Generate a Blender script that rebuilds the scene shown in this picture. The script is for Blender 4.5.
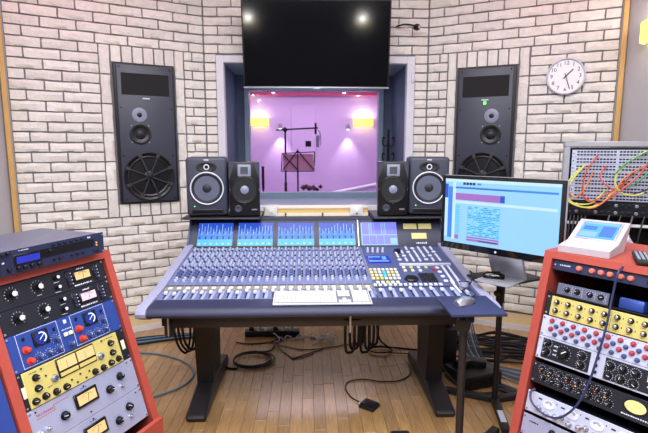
import bpy, bmesh, math, random
from math import sin, cos, radians, pi, tan, atan2, sqrt
from mathutils import Vector, Matrix
random.seed(7)
for o in list(bpy.data.objects): bpy.data.objects.remove(o)
S = bpy.context.scene
COL = S.collection
V = Vector

# ------------------------------------------------------------------ camera, light, exposure
cam = bpy.data.cameras.new('camera'); co = bpy.data.objects.new('camera', cam); COL.objects.link(co)
cam.sensor_fit = 'HORIZONTAL'; cam.sensor_width = 36.0; cam.lens = 36.0 * 475 / 648
cam.clip_start = .02; cam.clip_end = 60
co.location = (-.06, 0, 1.5); co.rotation_euler = (radians(90 - 8.1), 0, radians(-2.0))
S.camera = co
S.view_settings.view_transform = 'Standard'; S.view_settings.look = 'None'
S.view_settings.gamma = 1.0; S.view_settings.use_curve_mapping = False
S.view_settings.exposure = 0.55
wd = bpy.data.worlds.new('world'); S.world = wd; wd.use_nodes = True
wd.node_tree.nodes['Background'].inputs[0].default_value = (.75, .8, 1, 1)
wd.node_tree.nodes['Background'].inputs[1].default_value = .3

def area(name, loc, rot, sx, sy, power, col):
    l = bpy.data.lights.new(name, 'AREA'); l.shape = 'RECTANGLE'; l.size = sx; l.size_y = sy
    l.energy = power; l.color = col
    o = bpy.data.objects.new(name, l); COL.objects.link(o); o.location = loc; o.rotation_euler = rot
    return o
area('ceiling_fill', (0, 1.9, 3.34), (0, 0, 0), 2.6, 1.6, 62, (.96, .96, 1))  # unseen soft fill below the ceiling, added to light the room evenly
area('ceiling_fill', (0, -.4, 3.34), (0, 0, 0), 3.2, 1.8, 150, (.90, .93, 1))  # unseen cool fill behind the camera, added to brighten the lower walls
area('cove_lamp', (-1.75, 3.2, 3.3), (radians(18), 0, radians(27.3)), 1.2, .1, 2.6, (1, .16, .3))
area('cove_lamp', (1.8, 3.2, 3.3), (radians(18), 0, radians(-27.3)), 1.2, .1, 2.6, (1, .16, .3))
area('booth_fill', (0, 6.7, 2.5), (0, 0, 0), 2.0, 1.6, 36, (.97, .85, 1))  # unseen fill under the booth ceiling, added to brighten the booth
area('reveal_lamp', (.02, 4.85, 2.235), (0, 0, 0), 1.2, .06, 1.6, (.6, .7, 1))

# ------------------------------------------------------------------ helpers
def lin(c): return tuple((x / 12.92 if x <= .04045 else ((x + .055) / 1.055) ** 2.4) for x in c)
def hexc(h): return lin(tuple(int(h[i:i + 2], 16) / 255 for i in (0, 2, 4)))
MATS = {}
def mat(name, col, rough=.5, metal=0., var=.08, scale=14., bump=0., emit=0., spec=.5, rnd=0., island=False, coat=0., stretch=None):
    if name in MATS: return MATS[name]
    m = bpy.data.materials.new(name); m.use_nodes = True; MATS[name] = m
    nt = m.node_tree; N = nt.nodes; L = nt.links; b = N['Principled BSDF']
    c = hexc(col) if isinstance(col, str) else col
    b.inputs['Roughness'].default_value = rough; b.inputs['Metallic'].default_value = metal
    b.inputs['Specular IOR Level'].default_value = spec
    if coat: b.inputs['Coat Weight'].default_value = coat; b.inputs['Coat Roughness'].default_value = .12
    geo = N.new('ShaderNodeNewGeometry'); no = N.new('ShaderNodeTexNoise')
    no.inputs['Scale'].default_value = scale; no.inputs['Detail'].default_value = 5
    src = geo.outputs['Position']
    if stretch:
        mp = N.new('ShaderNodeMapping'); mp.inputs['Scale'].default_value = stretch; L.new(src, mp.inputs[0]); src = mp.outputs[0]
    L.new(src, no.inputs['Vector'])
    mx = N.new('ShaderNodeMix'); mx.data_type = 'RGBA'
    mx.inputs[6].default_value = (*[x * (1 - var * 1.6) for x in c], 1)
    mx.inputs[7].default_value = (*[min(1, x * (1 + var)) for x in c], 1)
    L.new(no.outputs['Fac'], mx.inputs[0]); out = mx.outputs[2]
    if rnd:
        hs = N.new('ShaderNodeHueSaturation'); mr = N.new('ShaderNodeMapRange')
        if island: L.new(geo.outputs['Random Per Island'], mr.inputs[0])
        else:
            oi = N.new('ShaderNodeObjectInfo'); L.new(oi.outputs['Random'], mr.inputs[0])
        mr.inputs[3].default_value = 1 - rnd; mr.inputs[4].default_value = 1 + rnd * .7
        L.new(mr.outputs[0], hs.inputs['Value']); L.new(out, hs.inputs['Color']); out = hs.outputs[0]
    L.new(out, b.inputs['Base Color'])
    if bump:
        bp = N.new('ShaderNodeBump'); bp.inputs['Strength'].default_value = bump; bp.inputs['Distance'].default_value = .006
        n2 = N.new('ShaderNodeTexNoise'); n2.inputs['Scale'].default_value = scale * 2.2; n2.inputs['Detail'].default_value = 6
        L.new(src, n2.inputs['Vector']); L.new(n2.outputs['Fac'], bp.inputs['Height']); L.new(bp.outputs[0], b.inputs['Normal'])
    if name.startswith(('scr_', 'lcd_')):        # backlit display: a dark panel that gives off its own light
        for l_ in list(b.inputs['Base Color'].links): L.remove(l_)
        b.inputs['Base Color'].default_value = (.02, .02, .03, 1); b.inputs['Specular IOR Level'].default_value = .25
    if emit:
        L.new(out, b.inputs['Emission Color']); b.inputs['Emission Strength'].default_value = emit
    return m

M_ = {}
def K(key): return M_[key]
def defm(key, *a, **k): M_[key] = mat(key, *a, **k)
defm('brick', 'efebe4', .85, var=.12, scale=26, bump=1.0, rnd=.07)
defm('mortar', '817f84', .9, var=.15, scale=30, bump=.4)
defm('plaster', 'b9b8bd', .8, var=.04, scale=3)
defm('dark_plaster', '2c2c34', .9, var=.1)
defm('ceiling_paint', 'd9d7d8', .9)
defm('pine', 'd2a866', .55, var=.16, scale=9, stretch=(9, 9, .8))
defm('step_wood', 'd8bd8a', .5, var=.12, scale=8, stretch=(1, 7, 7))
defm('white_edge', 'e4e2e4', .5)
defm('plank', 'be9460', .26, var=.34, scale=9, stretch=(14, 1.1, 1), rnd=.20, bump=.05, coat=.35)
defm('plank_field', 'be9460', .26, var=.34, scale=9, stretch=(14, 1.1, 1), rnd=.20, island=True, bump=.05, coat=.35)
defm('joint', '6a4c2c', .8)
defm('window_white', 'dfdfe8', .45)
defm('window_grey', '9aa8b4', .4)
defm('reveal_blue', '6a7084', .7)
defm('booth_wall', 'd6bce0', .8, var=.03)
defm('booth_pink', 'd4688c', .7)
defm('booth_floor', 'b08ab4', .5)
defm('black', '121216', .42)
defm('black_gloss', '08080c', .10, spec=.6)
defm('tv_screen', '0b0c11', .09, spec=.7, var=.02)
defm('black_metal', '1b1b20', .38, metal=.3)
defm('leg_black', '1e1d20', .45)
defm('bridge_grey', '34374a', .45)
defm('rubber', '17171a', .6)
defm('silver', 'b9bcc6', .32, metal=.85)
defm('alu', 'c4c7d0', .35, metal=.6)
defm('chrome', 'd8d8de', .15, metal=1.)
defm('spk_baffle', '3c4050', .42, var=.06, scale=60)
defm('spk_cab', '0e0e12', .35)
defm('spoke_grey', '3a3d48', .4)
defm('grille', '1d1d20', .85, var=.3, scale=220)
defm('cone', '22242c', .5)
defm('cone_light', '8a90a8', .35)
defm('cone_mid', '606678', .35)
defm('monitor_grey', '3a3e4e', .5, var=.1, scale=120, bump=.1)
defm('ring_white', 'dcdfee', .35)
defm('lavender', 'a8aac8', .4, metal=.15)
defm('console_face', '717aa4', .42, metal=.1)
defm('console_dark', '4c5680', .45)
defm('armrest', '272b48', .5, bump=.12, scale=70)
defm('knob_light', 'c8cde0', .4)
defm('knob_blue', '56629a', .45)
defm('knob_dark', '15161e', .4)
defm('knob_black', '0d0d10', .32)
defm('cream_btn', 'e9e4c2', .45)
defm('strip_gold', '8f8a78', .45)
defm('stripe', 'a0a7d0', .4)
defm('yellow_btn', 'e0cf58', .45)
defm('white_btn', 'd4d8e6', .4)
defm('cyan_btn', '35b8e0', .4, emit=.4)
defm('red_btn', 'c03444', .4)
defm('keyboard_white', 'd4d4dc', .4)
defm('key_white', 'dcdce2', .45)
defm('key_gap', '70727e', .6)
defm('tray_blue', '2c3358', .5)
defm('rack_red', 'ac483c', .5, var=.1, scale=18, bump=.06)
defm('panel_black', '23252f', .4, metal=.3)
defm('panel_blue', '2f4a9a', .38, metal=.25)
defm('panel_yellow', 'd9cb78', .4, metal=.25)
defm('panel_silver', 'b4bad8', .35, metal=.4)
defm('panel_white', 'c6cce4', .4, metal=.15)
defm('panel_navy', '2f3558', .4, metal=.3)
defm('panel_grey', '6a7088', .4, metal=.4)
defm('chassis', '303440', .45, metal=.5)
defm('top_case', '71748c', .35, metal=.5)
defm('red_knob', 'd0402e', .45)
defm('orange_knob', 'd07060', .45)
defm('maroon_knob', 'a8384a', .35)
defm('navy_knob', '3c4c80', .35)
defm('print_white', 'd8dcec', .5)
defm('print_red', 'b0283c', .5)
defm('meter_cream', 'd9b77c', .4, emit=.15)
defm('meter_pink', 'd8bccc', .4, emit=.15)
defm('meter_yellow', 'd2cc86', .4, emit=.15)
defm('scope_blue', '16226a', .2, emit=.5)
defm('scope_line', 'c8d4f8', .4, emit=.7)
defm('lcd_blue', '1a30c0', .2, emit=0.8)
defm('lcd_cyan', '70c0f0', .3, emit=0.7)
defm('led_green', '60e060', .4, emit=1.5)
defm('led_amber', 'e0a030', .4, emit=.6)
defm('scr_sky', '94cdf8', .25, emit=.78, var=.03)
defm('scr_blue', '3a86e8', .25, emit=.78)
defm('scr_deep', '2a50c8', .25, emit=.78)
defm('scr_pale', 'c4e4fc', .25, emit=.78)
defm('scr_cyan', '52c4ec', .25, emit=.78)
defm('scr_mauve', 'a06cc0', .25, emit=.78)
defm('scr_purple', '8488ec', .25, emit=.78)
defm('scr_navy', '24306a', .25, emit=0.6)
defm('label_yellow', 'e4d68a', .5)
defm('sconce_shade', 'f0e068', .5, emit=1.1)
defm('spot_glow', 'ffffff', .5, emit=7)
defm('clock_white', 'f6f6fc', .35)
defm('paper', 'e4e2de', .7)
defm('cream_wood', 'ece2cc', .5)
defm('yellow_wood', 'e0bc74', .5)
defm('plastic_bag', 'b8b6c8', .3)
defm('cable_black', '16161a', .5)
defm('cable_grey', '50545f', .5)
defm('cable_pale', '8a8e9c', .5)
defm('cable_blue', '5a84a0', .5)
defm('cable_navy', '2a2e58', .45)
defm('cable_brown', '6a4030', .5)
defm('p_yellow', 'd8d860', .45)
defm('p_green', '4c9a58', .45)
defm('p_red', 'c84a38', .45)
defm('p_orange', 'dc8048', .45)
defm('p_purple', '5a3a6a', .45)
defm('controller', 'bfb6be', .45)
defm('sheet_pink', 'e0a0b0', .7)
defm('vest', '40242c', .8)
def glass_mat():
    m = bpy.data.materials.new('pane_glass'); m.use_nodes = True; nt = m.node_tree; N = nt.nodes; L = nt.links
    N.remove(N['Principled BSDF']); out = N['Material Output']
    t = N.new('ShaderNodeBsdfTransparent'); g = N.new('ShaderNodeBsdfGlossy'); g.inputs['Roughness'].default_value = .03
    t.inputs[0].default_value = (.93, .94, .97, 1)
    fr = N.new('ShaderNodeFresnel'); fr.inputs[0].default_value = 1.35
    mx = N.new('ShaderNodeMixShader'); L.new(fr.outputs[0], mx.inputs[0]); L.new(t.outputs[0], mx.inputs[1]); L.new(g.outputs[0], mx.inputs[2])
    L.new(mx.outputs[0], out.inputs[0]); return m
M_['glass'] = glass_mat()

def frame(o, x, z=None, y=None):
    x = V(x).normalized()
    if z is None: z = V((0, 0, 1))
    z = V(z).normalized(); y = z.cross(x).normalized()
    return Matrix(((x.x, y.x, z.x, o[0]), (x.y, y.y, z.y, o[1]), (x.z, y.z, z.z, o[2]), (0, 0, 0, 1)))
def TR(x, y, z): return Matrix.Translation((x, y, z))

class MB:
    def __init__(s): s.v = []; s.f = []; s.m = []
    def add(s, vs, fs, m=0, M=None):
        k = len(s.v)
        for p in vs: s.v.append(tuple(M @ V(p)) if M is not None else tuple(p))
        for i, f in enumerate(fs):
            s.f.append([a + k for a in f]); s.m.append(m[i] if isinstance(m, (list, tuple)) else m)
        return s
    def box(s, a, b, m=0, M=None):
        (x0, y0, z0), (x1, y1, z1) = a, b
        return s.add([(x0, y0, z0), (x1, y0, z0), (x1, y1, z0), (x0, y1, z0), (x0, y0, z1), (x1, y0, z1), (x1, y1, z1), (x0, y1, z1)],
                     [(0, 3, 2, 1), (4, 5, 6, 7), (0, 1, 5, 4), (1, 2, 6, 5), (2, 3, 7, 6), (3, 0, 4, 7)], m, M)
    def bev(s, a, b, r, m=0, seg=2, M=None):
        bm = bmesh.new(); bmesh.ops.create_cube(bm, size=1)
        c = [(a[i] + b[i]) / 2 for i in range(3)]; d = [b[i] - a[i] for i in range(3)]
        for w in bm.verts: w.co = V([c[i] + w.co[i] * d[i] for i in range(3)])
        bmesh.ops.bevel(bm, geom=bm.edges[:], offset=min(r, min(d) * .49), segments=seg, affect='EDGES', profile=.5)
        bm.verts.index_update()
        s.add([w.co[:] for w in bm.verts], [[w.index for w in f.verts] for f in bm.faces], m, M); bm.free(); return s
    def lathe(s, prof, o=(0, 0, 0), ax=(0, 0, 1), n=20, m=0, M=None, ph=0., cap=True):
        ax = V(ax).normalized(); t = V((1, 0, 0)) if abs(ax.x) < .9 else V((0, 0, 1))
        e1 = (t - ax * t.dot(ax)).normalized(); e2 = ax.cross(e1); o = V(o); vs = []; fs = []; ms = []
        for (r, h) in prof:
            for i in range(n):
                a = 2 * pi * i / n + ph; vs.append(o + ax * h + (e1 * cos(a) + e2 * sin(a)) * r)
        for j in range(len(prof) - 1):
            for i in range(n):
                i2 = (i + 1) % n
                fs.append((j * n + i, j * n + i2, (j + 1) * n + i2, (j + 1) * n + i)); ms.append(m[j] if isinstance(m, (list, tuple)) else m)
        if cap and prof[0][0] > 1e-5: fs.append(list(range(n))[::-1]); ms.append(ms[0])
        if cap and prof[-1][0] > 1e-5: fs.append([(len(prof) - 1) * n + i for i in range(n)]); ms.append(ms[n * (len(prof) - 1) - 1])
        return s.add(vs, fs, ms, M)
    def cyl(s, p0, p1, r0, r1=None, n=14, m=0, M=None):
        p0 = V(p0); p1 = V(p1); d = p1 - p0
        return s.lathe([(r0, 0), (r0 if r1 is None else r1, d.length)], p0, d, n, m, M)
    def tube(s, pts, r, n=7, m=0, sub=5, M=None):
        P = [V(p) for p in pts]
        if sub > 1 and len(P) > 2:
            Q = []
            for i in range(len(P) - 1):
                a = P[max(i - 1, 0)]; b = P[i]; c = P[i + 1]; d = P[min(i + 2, len(P) - 1)]
                for k in range(sub):
                    t = k / sub
                    Q.append(.5 * ((2 * b) + (c - a) * t + (2 * a - 5 * b + 4 * c - d) * t * t + (3 * b - a - 3 * c + d) * t ** 3))
            P = Q + [P[-1]]
        vs = []; fs = []; e = None
        for i, p in enumerate(P):
            d = (P[min(i + 1, len(P) - 1)] - P[max(i - 1, 0)])
            d = d.normalized() if d.length > 1e-9 else V((0, 0, 1))
            if e is None: e = V((0, 0, 1)) if abs(d.z) < .9 else V((1, 0, 0))
            e = (e - d * e.dot(d)).normalized(); g = d.cross(e)
            for k in range(n):
                a = 2 * pi * k / n; vs.append(p + (e * cos(a) + g * sin(a)) * r)
        for i in range(len(P) - 1):
            for k in range(n):
                k2 = (k + 1) % n; fs.append((i * n + k, i * n + k2, (i + 1) * n + k2, (i + 1) * n + k))
        fs.append(list(range(n))[::-1]); fs.append([(len(P) - 1) * n + k for k in range(n)])
        return s.add(vs, fs, m, M)
    def prism(s, poly, x0, x1, m=0, M=None):          # poly in (y, z), extruded along x
        n = len(poly); vs = [(x0, y, z) for y, z in poly] + [(x1, y, z) for y, z in poly]
        fs = [list(range(n))[::-1], [n + i for i in range(n)]] + [(i, (i + 1) % n, n + (i + 1) % n, n + i) for i in range(n)]
        return s.add(vs, fs, m, M)
    def flat(s, x0, x1, z0, z1, y, m=0):              # a thin upright sheet facing -y
        return s.box((x0, y, z0), (x1, y + .0004, z1), m)
    def mesh(s, name, mats, smooth=True):
        me = bpy.data.meshes.new(name); me.from_pydata(s.v, [], s.f)
        for k in mats: me.materials.append(K(k))
        for p, i in zip(me.polygons, s.m): p.material_index = i
        bm = bmesh.new(); bm.from_mesh(me); bmesh.ops.recalc_face_normals(bm, faces=bm.faces[:]); bm.to_mesh(me); bm.free()
        if smooth:
            me.shade_smooth(); me.set_sharp_from_angle(angle=radians(38))
        me.update(); return me
    def build(s, name, mats, parent=None, M=None, smooth=True):
        if isinstance(mats, str): mats = [mats]
        return inst(s.mesh(name, mats, smooth), name, parent, M)

def inst(me, name, parent=None, M=None):
    o = bpy.data.objects.new(name, me); COL.objects.link(o)
    if parent is not None: o.parent = parent
    if M is not None: o.matrix_basis = M
    return o
def tag(o, label=None, cat=None, group=None, kind=None):
    if label: o['label'] = label
    if cat: o['category'] = cat
    if group: o['group'] = group
    if kind: o['kind'] = kind
    return o
def thing(name, label, cat, M=None, group=None, kind=None):
    o = bpy.data.objects.new(name, None); COL.objects.link(o); o.empty_display_size = .05
    if M is not None: o.matrix_basis = M if isinstance(M, Matrix) else TR(*M)
    return tag(o, label, cat, group, kind)
def struct(name, mb, mats, label=None, parent=None, M=None):
    o = mb.build(name, mats, parent, M, smooth=False)
    if parent is None: tag(o, label, kind='structure')
    return o
def text_mb(body, size, ext=.0004):
    cu = bpy.data.curves.new('t', 'FONT'); cu.body = body; cu.size = size; cu.extrude = ext; cu.align_x = 'CENTER'; cu.align_y = 'CENTER'
    cu.resolution_u = 2
    o = bpy.data.objects.new('t', cu); COL.objects.link(o); bpy.context.view_layer.update()
    me = bpy.data.meshes.new_from_object(o.evaluated_get(bpy.context.evaluated_depsgraph_get()))
    b = MB(); R = Matrix(((1, 0, 0, 0), (0, 0, -1, 0), (0, 1, 0, 0), (0, 0, 0, 1)))
    b.add([R @ w.co for w in me.vertices], [list(p.vertices) for p in me.polygons])
    bpy.data.objects.remove(o); bpy.data.curves.remove(cu); bpy.data.meshes.remove(me)
    return b
def text(body, size, name, mk, parent, x, y, z):
    return text_mb(body, size).build(name, mk, parent, TR(x, y, z), smooth=False)

# ------------------------------------------------------------------ room shell
WA = radians(27.3); LC = V((-.975, 4.42, 0)); RC = V((1.036, 4.42, 0)); WL = 1.487
LX = V((cos(WA), sin(WA), 0)); RX = V((cos(WA), -sin(WA), 0))
FL = frame(LC, LX); FR = frame(RC, RX); FC = frame((0, 4.42, 0), (1, 0, 0))     # local -y faces the room
LE = LC - LX * WL; RE = RC + RX * WL
CH = 3.4; YB = -2.7; XL = -2.34; XR = 2.40

mb = MB(); mb.box((XL - .1, YB - .1, -.12), (XR + .1, 4.7, -.006))
floor = struct('floor', mb, 'joint', 'honey oak strip parquet floor')
PW = .066; stuff = MB(); ncol = int((XR - XL) / PW) + 1; vis = 0
pm = {}
for i in range(ncol):
    x0 = XL + i * PW; y = YB - random.random() * .5
    while y < 4.42:
        ln = random.choice((.38, .44, .5, .56)); y0, y1 = max(y, YB), min(y + ln, 4.42); y += ln
        if y1 - y0 < .03: continue
        inv = (-1.5 < x0 < 1.5) and y1 > 2.25 and y0 < 3.95 and not (x0 < -.95 and y1 < 2.4) and not (x0 > .98 and y1 < 2.2)
        if inv:
            key = round(y1 - y0, 3)
            if key not in pm:
                pm[key] = MB().bev((.0006, .0006, -.006), (PW - .0006, key - .0012, 0), .0012, seg=1).mesh('plank', ['plank'], False)
            inst(pm[key], 'plank', floor, TR(x0, y0, 0)); vis += 1
        else:
            stuff.box((x0 + .0006, y0 + .0006, -.006), (x0 + PW - .0006, y1 - .0006, 0))
tag(stuff.build('plank_field', 'plank_field', floor, smooth=False), kind='stuff')

struct('ceiling', MB().box((XL - .1, YB - .1, CH), (XR + .1, 4.7, CH + .1)), 'ceiling_paint', 'pale plain ceiling')
struct('wall_left', MB().box((XL - .1, YB, 0), (XL, LE.y + .06, CH)), 'plaster', 'plain grey plaster side wall')
struct('wall_right', MB().box((XR, YB, 0), (XR + .1, RE.y + .06, CH)), 'plaster', 'plain grey plaster side wall with lamp')
struct('wall_back', MB().box((XL - .1, YB - .1, 0), (XR + .1, YB, CH)), 'dark_plaster', 'dark rear wall')
wbl = struct('wall_front_left', MB().box((-WL, .022, 0), (.03, .12, CH)), 'mortar', 'left angled wall of whitish rough bricks', M=FL)
wbr = struct('wall_front_right', MB().box((-.03, .022, 0), (WL, .12, CH)), 'mortar', 'right angled wall of whitish rough bricks', M=FR)
WX0, WX1, WZ0, WZ1 = -.868, .915, .90, 2.322
mb = MB(); mb.box((LC.x, .022, 0), (WX0, .12, CH)); mb.box((WX1, .022, 0), (RC.x, .12, CH))
mb.box((WX0, .022, WZ1), (WX1, .12, CH)); mb.box((WX0, .022, 0), (WX1, .12, WZ0))
wbc = struct('wall_front', mb, 'mortar', 'middle wall of whitish rough bricks around the window', M=FC)

def brick_variants(n, nx, nz):
    out = []
    for k in range(n):
        vs = []; fs = []
        rnd = random.Random(k * 13 + nx)
        for j in range(nz):
            for i in range(nx):
                ex = i in (0, nx - 1); ez = j in (0, nz - 1)
                x = i / (nx - 1) - .5; z = j / (nz - 1) - .5
                if not ex: x += rnd.uniform(-.05, .05)
                y = -1 + rnd.uniform(-.24, .2) + (.34 if (ex or ez) else 0)
                if ez: z += rnd.uniform(-.06, .05) * (1 if nx > 3 else .35) * (1 if not ex else .4)
                if ex: x += rnd.uniform(-.008, .008)
                vs.append((x, y, z))
        for j in range(nz - 1):
            for i in range(nx - 1):
                a = j * nx + i; fs.append((a, a + 1, a + nx + 1, a + nx))
        ring = [i for i in range(nx)] + [j * nx + nx - 1 for j in range(1, nz)] + [(nz - 1) * nx + i for i in range(nx - 2, -1, -1)] + [j * nx for j in range(nz - 2, 0, -1)]
        k0 = len(vs); vs += [(vs[a][0], 0, vs[a][2]) for a in ring]
        L_ = len(ring)
        for q in range(L_): fs.append((ring[(q + 1) % L_], ring[q], k0 + q, k0 + (q + 1) % L_))
        m = MB(); m.add(vs, fs); me = m.mesh('brick', ['brick'], True); out.append(me)
    return out
BR = brick_variants(7, 5, 4); BS = brick_variants(4, 3, 3)
def brick(wall, x0, x1, z0, z1, g=.0062):
    w = x1 - x0 - 2 * g; h = z1 - z0 - 2 * g
    if w < .012 or h < .012: return
    me = random.choice(BR if max(w, h) > .14 else BS)
    if h > w: M = TR((x0 + x1) / 2, .0225, (z0 + z1) / 2) @ Matrix.Rotation(pi / 2, 4, 'Y') @ Matrix.Diagonal((h, .022, w, 1))
    else: M = TR((x0 + x1) / 2, .0225, (z0 + z1) / 2) @ Matrix.Diagonal((w * random.choice((1, -1)) if False else w, random.uniform(.019, .024), h, 1))
    inst(me, 'brick', wall, M)
RP = .079; Z0 = 2.263; BL = .249
def run(wall, xa, xb, k, off):
    """one course of stretcher bricks from xa to xb (xb > xa), joints at off + n * BL"""
    n = math.ceil((xa - off) / BL); cuts = [xa] + [off + BL * j for j in range(n, n + 20) if xa + .03 < off + BL * j < xb - .03] + [xb]
    for a, b in zip(cuts, cuts[1:]): brick(wall, a, b, Z0 + RP * k, Z0 + RP * (k + 1))
for side, wall in ((-1, wbl), (1, wbr)):
    for k in range(-28, 9):
        z = Z0 + RP * k; off = (k % 2) * BL / 2
        lo, hi = -.001, WL
        segs = [(lo, hi)]
        if -17 <= k < 1:
            segs = [(.855, hi)]
            if k % 2: seg2 = [(lo, .178)]
            else: seg2 = [(lo, .105), (.105, .178)]
            for a, b in seg2: brick(wall, *((a, b) if side > 0 else (-b, -a)), z, z + RP)
        for a, b in segs:
            if side > 0: run(wall, a, b, k, off + .006)
            else: run(wall, -b, -a, k, off + .245 - .25)
    zt = Z0 + RP; zb = Z0 - 17 * RP                       # stones framing the loudspeaker
    for (a, b) in ((.178, .258), (.77, .855)):
        n = 6; h = (zt - zb) / n
        for j in range(n): brick(wall, *((a, b) if side > 0 else (-b, -a)), zb + j * h, zb + (j + 1) * h)
    for (za, zc) in ((2.203, zt), (zb, 1.035)):
        n = 6; w = (.77 - .258) / n
        for j in range(n):
            a, b = .258 + j * w, .258 + (j + 1) * w
            brick(wall, *((a, b) if side > 0 else (-b, -a)), za, zc)
for k in range(-28, 9):
    z = Z0 + RP * k; off = (k % 2) * BL / 2 + .02
    if z + RP <= WZ0 + .02 or z >= WZ1 - .005: run(wbc, LC.x - .001, RC.x + .001, k, off)
    else:
        brick(wbc, LC.x - .001, WX0 - .002, z, z + RP); brick(wbc, WX1 + .002, RC.x + .001, z, z + RP)

# pine edge strips, stepped boards along the wall foot
for n_, (F_, a_, b_) in enumerate(((FL, -WL - .042, -WL - .006), (FR, WL + .006, WL + .042))):
    struct('trim_%d' % (n_ + 1), MB().bev((a_, -.03, 0), (b_, .03, CH), .004, seg=1), 'pine', 'narrow vertical pine strip at the edge of the brick wall', M=F_)
def step(name, poly, label):
    o = thing(name, label, None, None, kind='structure')
    n = len(poly); mb = MB()
    mb.add([(x, y, .0) for x, y in poly] + [(x, y, .044) for x, y in poly], [list(range(n))[::-1], [n + i for i in range(n)]] + [(i, (i + 1) % n, n + (i + 1) % n, n + i) for i in range(n)])
    mb.build('board', 'step_wood', o, smooth=False)
    a, b = V((*poly[0], 0)), V((*poly[1], 0)); d = (b - a).normalized(); nn = V((d.y, -d.x, 0))
    mb = MB(); q = [a, b, b + nn * .008, a + nn * .008]
    mb.add([(p.x, p.y, .0) for p in q] + [(p.x, p.y, .046) for p in q], [(3, 2, 1, 0), (4, 5, 6, 7), (0, 1, 5, 4), (1, 2, 6, 5), (2, 3, 7, 6), (3, 0, 4, 7)])
    mb.build('edge_strip', 'white_edge', o, smooth=False)
def loc2(F, x, y): p = F @ V((x, y, 0)); return (p.x, p.y)
step('trim_3', [loc2(FL, -WL, -.30), loc2(FL, -.07, -.30), loc2(FL, -.012, -.002), loc2(FL, -WL, -.002)], 'pale wooden step with white edge at the left brick wall foot')
step('trim_4', [loc2(FR, .07, -.30), loc2(FR, WL, -.30), loc2(FR, WL, -.002), loc2(FR, .012, -.002)], 'pale wooden step with white edge at the right brick wall foot')

# ------------------------------------------------------------------ window and booth behind it
win = thing('window_1', 'white framed studio window with deep reveal', None, (0, 4.42, 0), kind='structure')
FO = (-.868, .915, .90, 2.322); FI = (-.80, .845, .975, 2.26)
def ring(mb, o, i, y0, y1, m=0):
    (a, b, c, d), (e, f, g, h) = o, i
    mb.bev((a, y0, c), (e, y1, d), .004, m, 1); mb.bev((f, y0, c), (b, y1, d), .004, m, 1)
    mb.bev((e, y0, h), (f, y1, d), .004, m, 1); mb.bev((e, y0, c), (f, y1, g), .004, m, 1)
mb = MB(); ring(mb, FO, FI, -.025, .06); mb.build('frame', 'window_white', win, smooth=False)
mb = MB()                                         # reveal: sides, head, sill as thick boards
a, b, c, d = FI; D = .72
mb.box((a - .03, .06, c - .03), (a, D, d + .03)); mb.box((b, .06, c - .03), (b + .03, D, d + .03))
mb.build('reveal_side', 'reveal_blue', win, smooth=False)
MB().box((a, .06, d), (b, D, d + .03)).build('reveal_head', 'window_grey', win, smooth=False)
MB().box((a, .06, c - .03), (b, D, c)).build('reveal_sill', 'window_grey', win, smooth=False)
I_ = (-.668, .70, 1.035, 2.105)
mb = MB(); mb.box((a, D, c - .03), (I_[0] - .05, D + .08, d)); mb.box((I_[1] + .05, D, c - .03), (b, D + .08, d)); mb.box((I_[0] - .05, D, I_[3] + .05), (I_[1] + .05, D + .08, d))
mb.build('inner_wall', 'reveal_blue', win, smooth=False)
mb = MB(); ring(mb, (I_[0] - .05, I_[1] + .05, c - .03, I_[3] + .05), I_, D - .03, D + .09); mb.build('inner_frame', 'window_grey', win, smooth=False)
MB().box((I_[0], D + .02, I_[2]), (I_[1], D + .028, I_[3])).build('pane', 'glass', win, smooth=False)
MB().box((a, .02, c), (b, .026, d)).build('pane', 'glass', win, smooth=False)
MB().bev((.885, -.045, 2.09), (.905, -.025, 2.19), .004).build('hinge', 'window_white', win)

BY0, BY1, BX0, BX1, BZ = 5.23, 8.0, -1.75, 1.85, 2.55
struct('wall_booth_back', MB().box((BX0, BY1, .3), (BX1, BY1 + .1, BZ)), 'booth_wall', 'pinkish lilac rear wall of the recording booth')
struct('wall_booth_left', MB().box((BX0 - .1, BY0, .3), (BX0, BY1 + .1, BZ)), 'booth_wall', 'lilac side wall of the recording booth')
struct('wall_booth_right', MB().box((BX1, BY0, .3), (BX1 + .1, BY1 + .1, BZ)), 'booth_wall', 'lilac side wall of the recording booth')
struct('floor_booth', MB().box((BX0, BY0, .2), (BX1, BY1, .3)), 'booth_floor', 'mauve booth floor')
struct('ceiling_booth', MB().box((BX0, BY0, BZ), (BX1, BY1 + .1, BZ + .1)), 'booth_pink', 'booth ceiling coloured as if lit pink')  # the pink light on this ceiling is put into its colour
struct('wall_booth_front', MB().box((BX0 - .1, 5.22, .2), (I_[0] - .06, 5.23, BZ)).box((I_[1] + .06, 5.22, .2), (BX1, 5.23, BZ)), 'booth_wall', 'booth wall on the window side')
struct('trim_5', MB().box((BX0, BY1 - .10, 2.36), (BX1, BY1 - .001, 2.46)), 'booth_pink', 'cove board coloured as if lit pink at the booth wall top')  # pink light along the wall top, put into the board's colour

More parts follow.
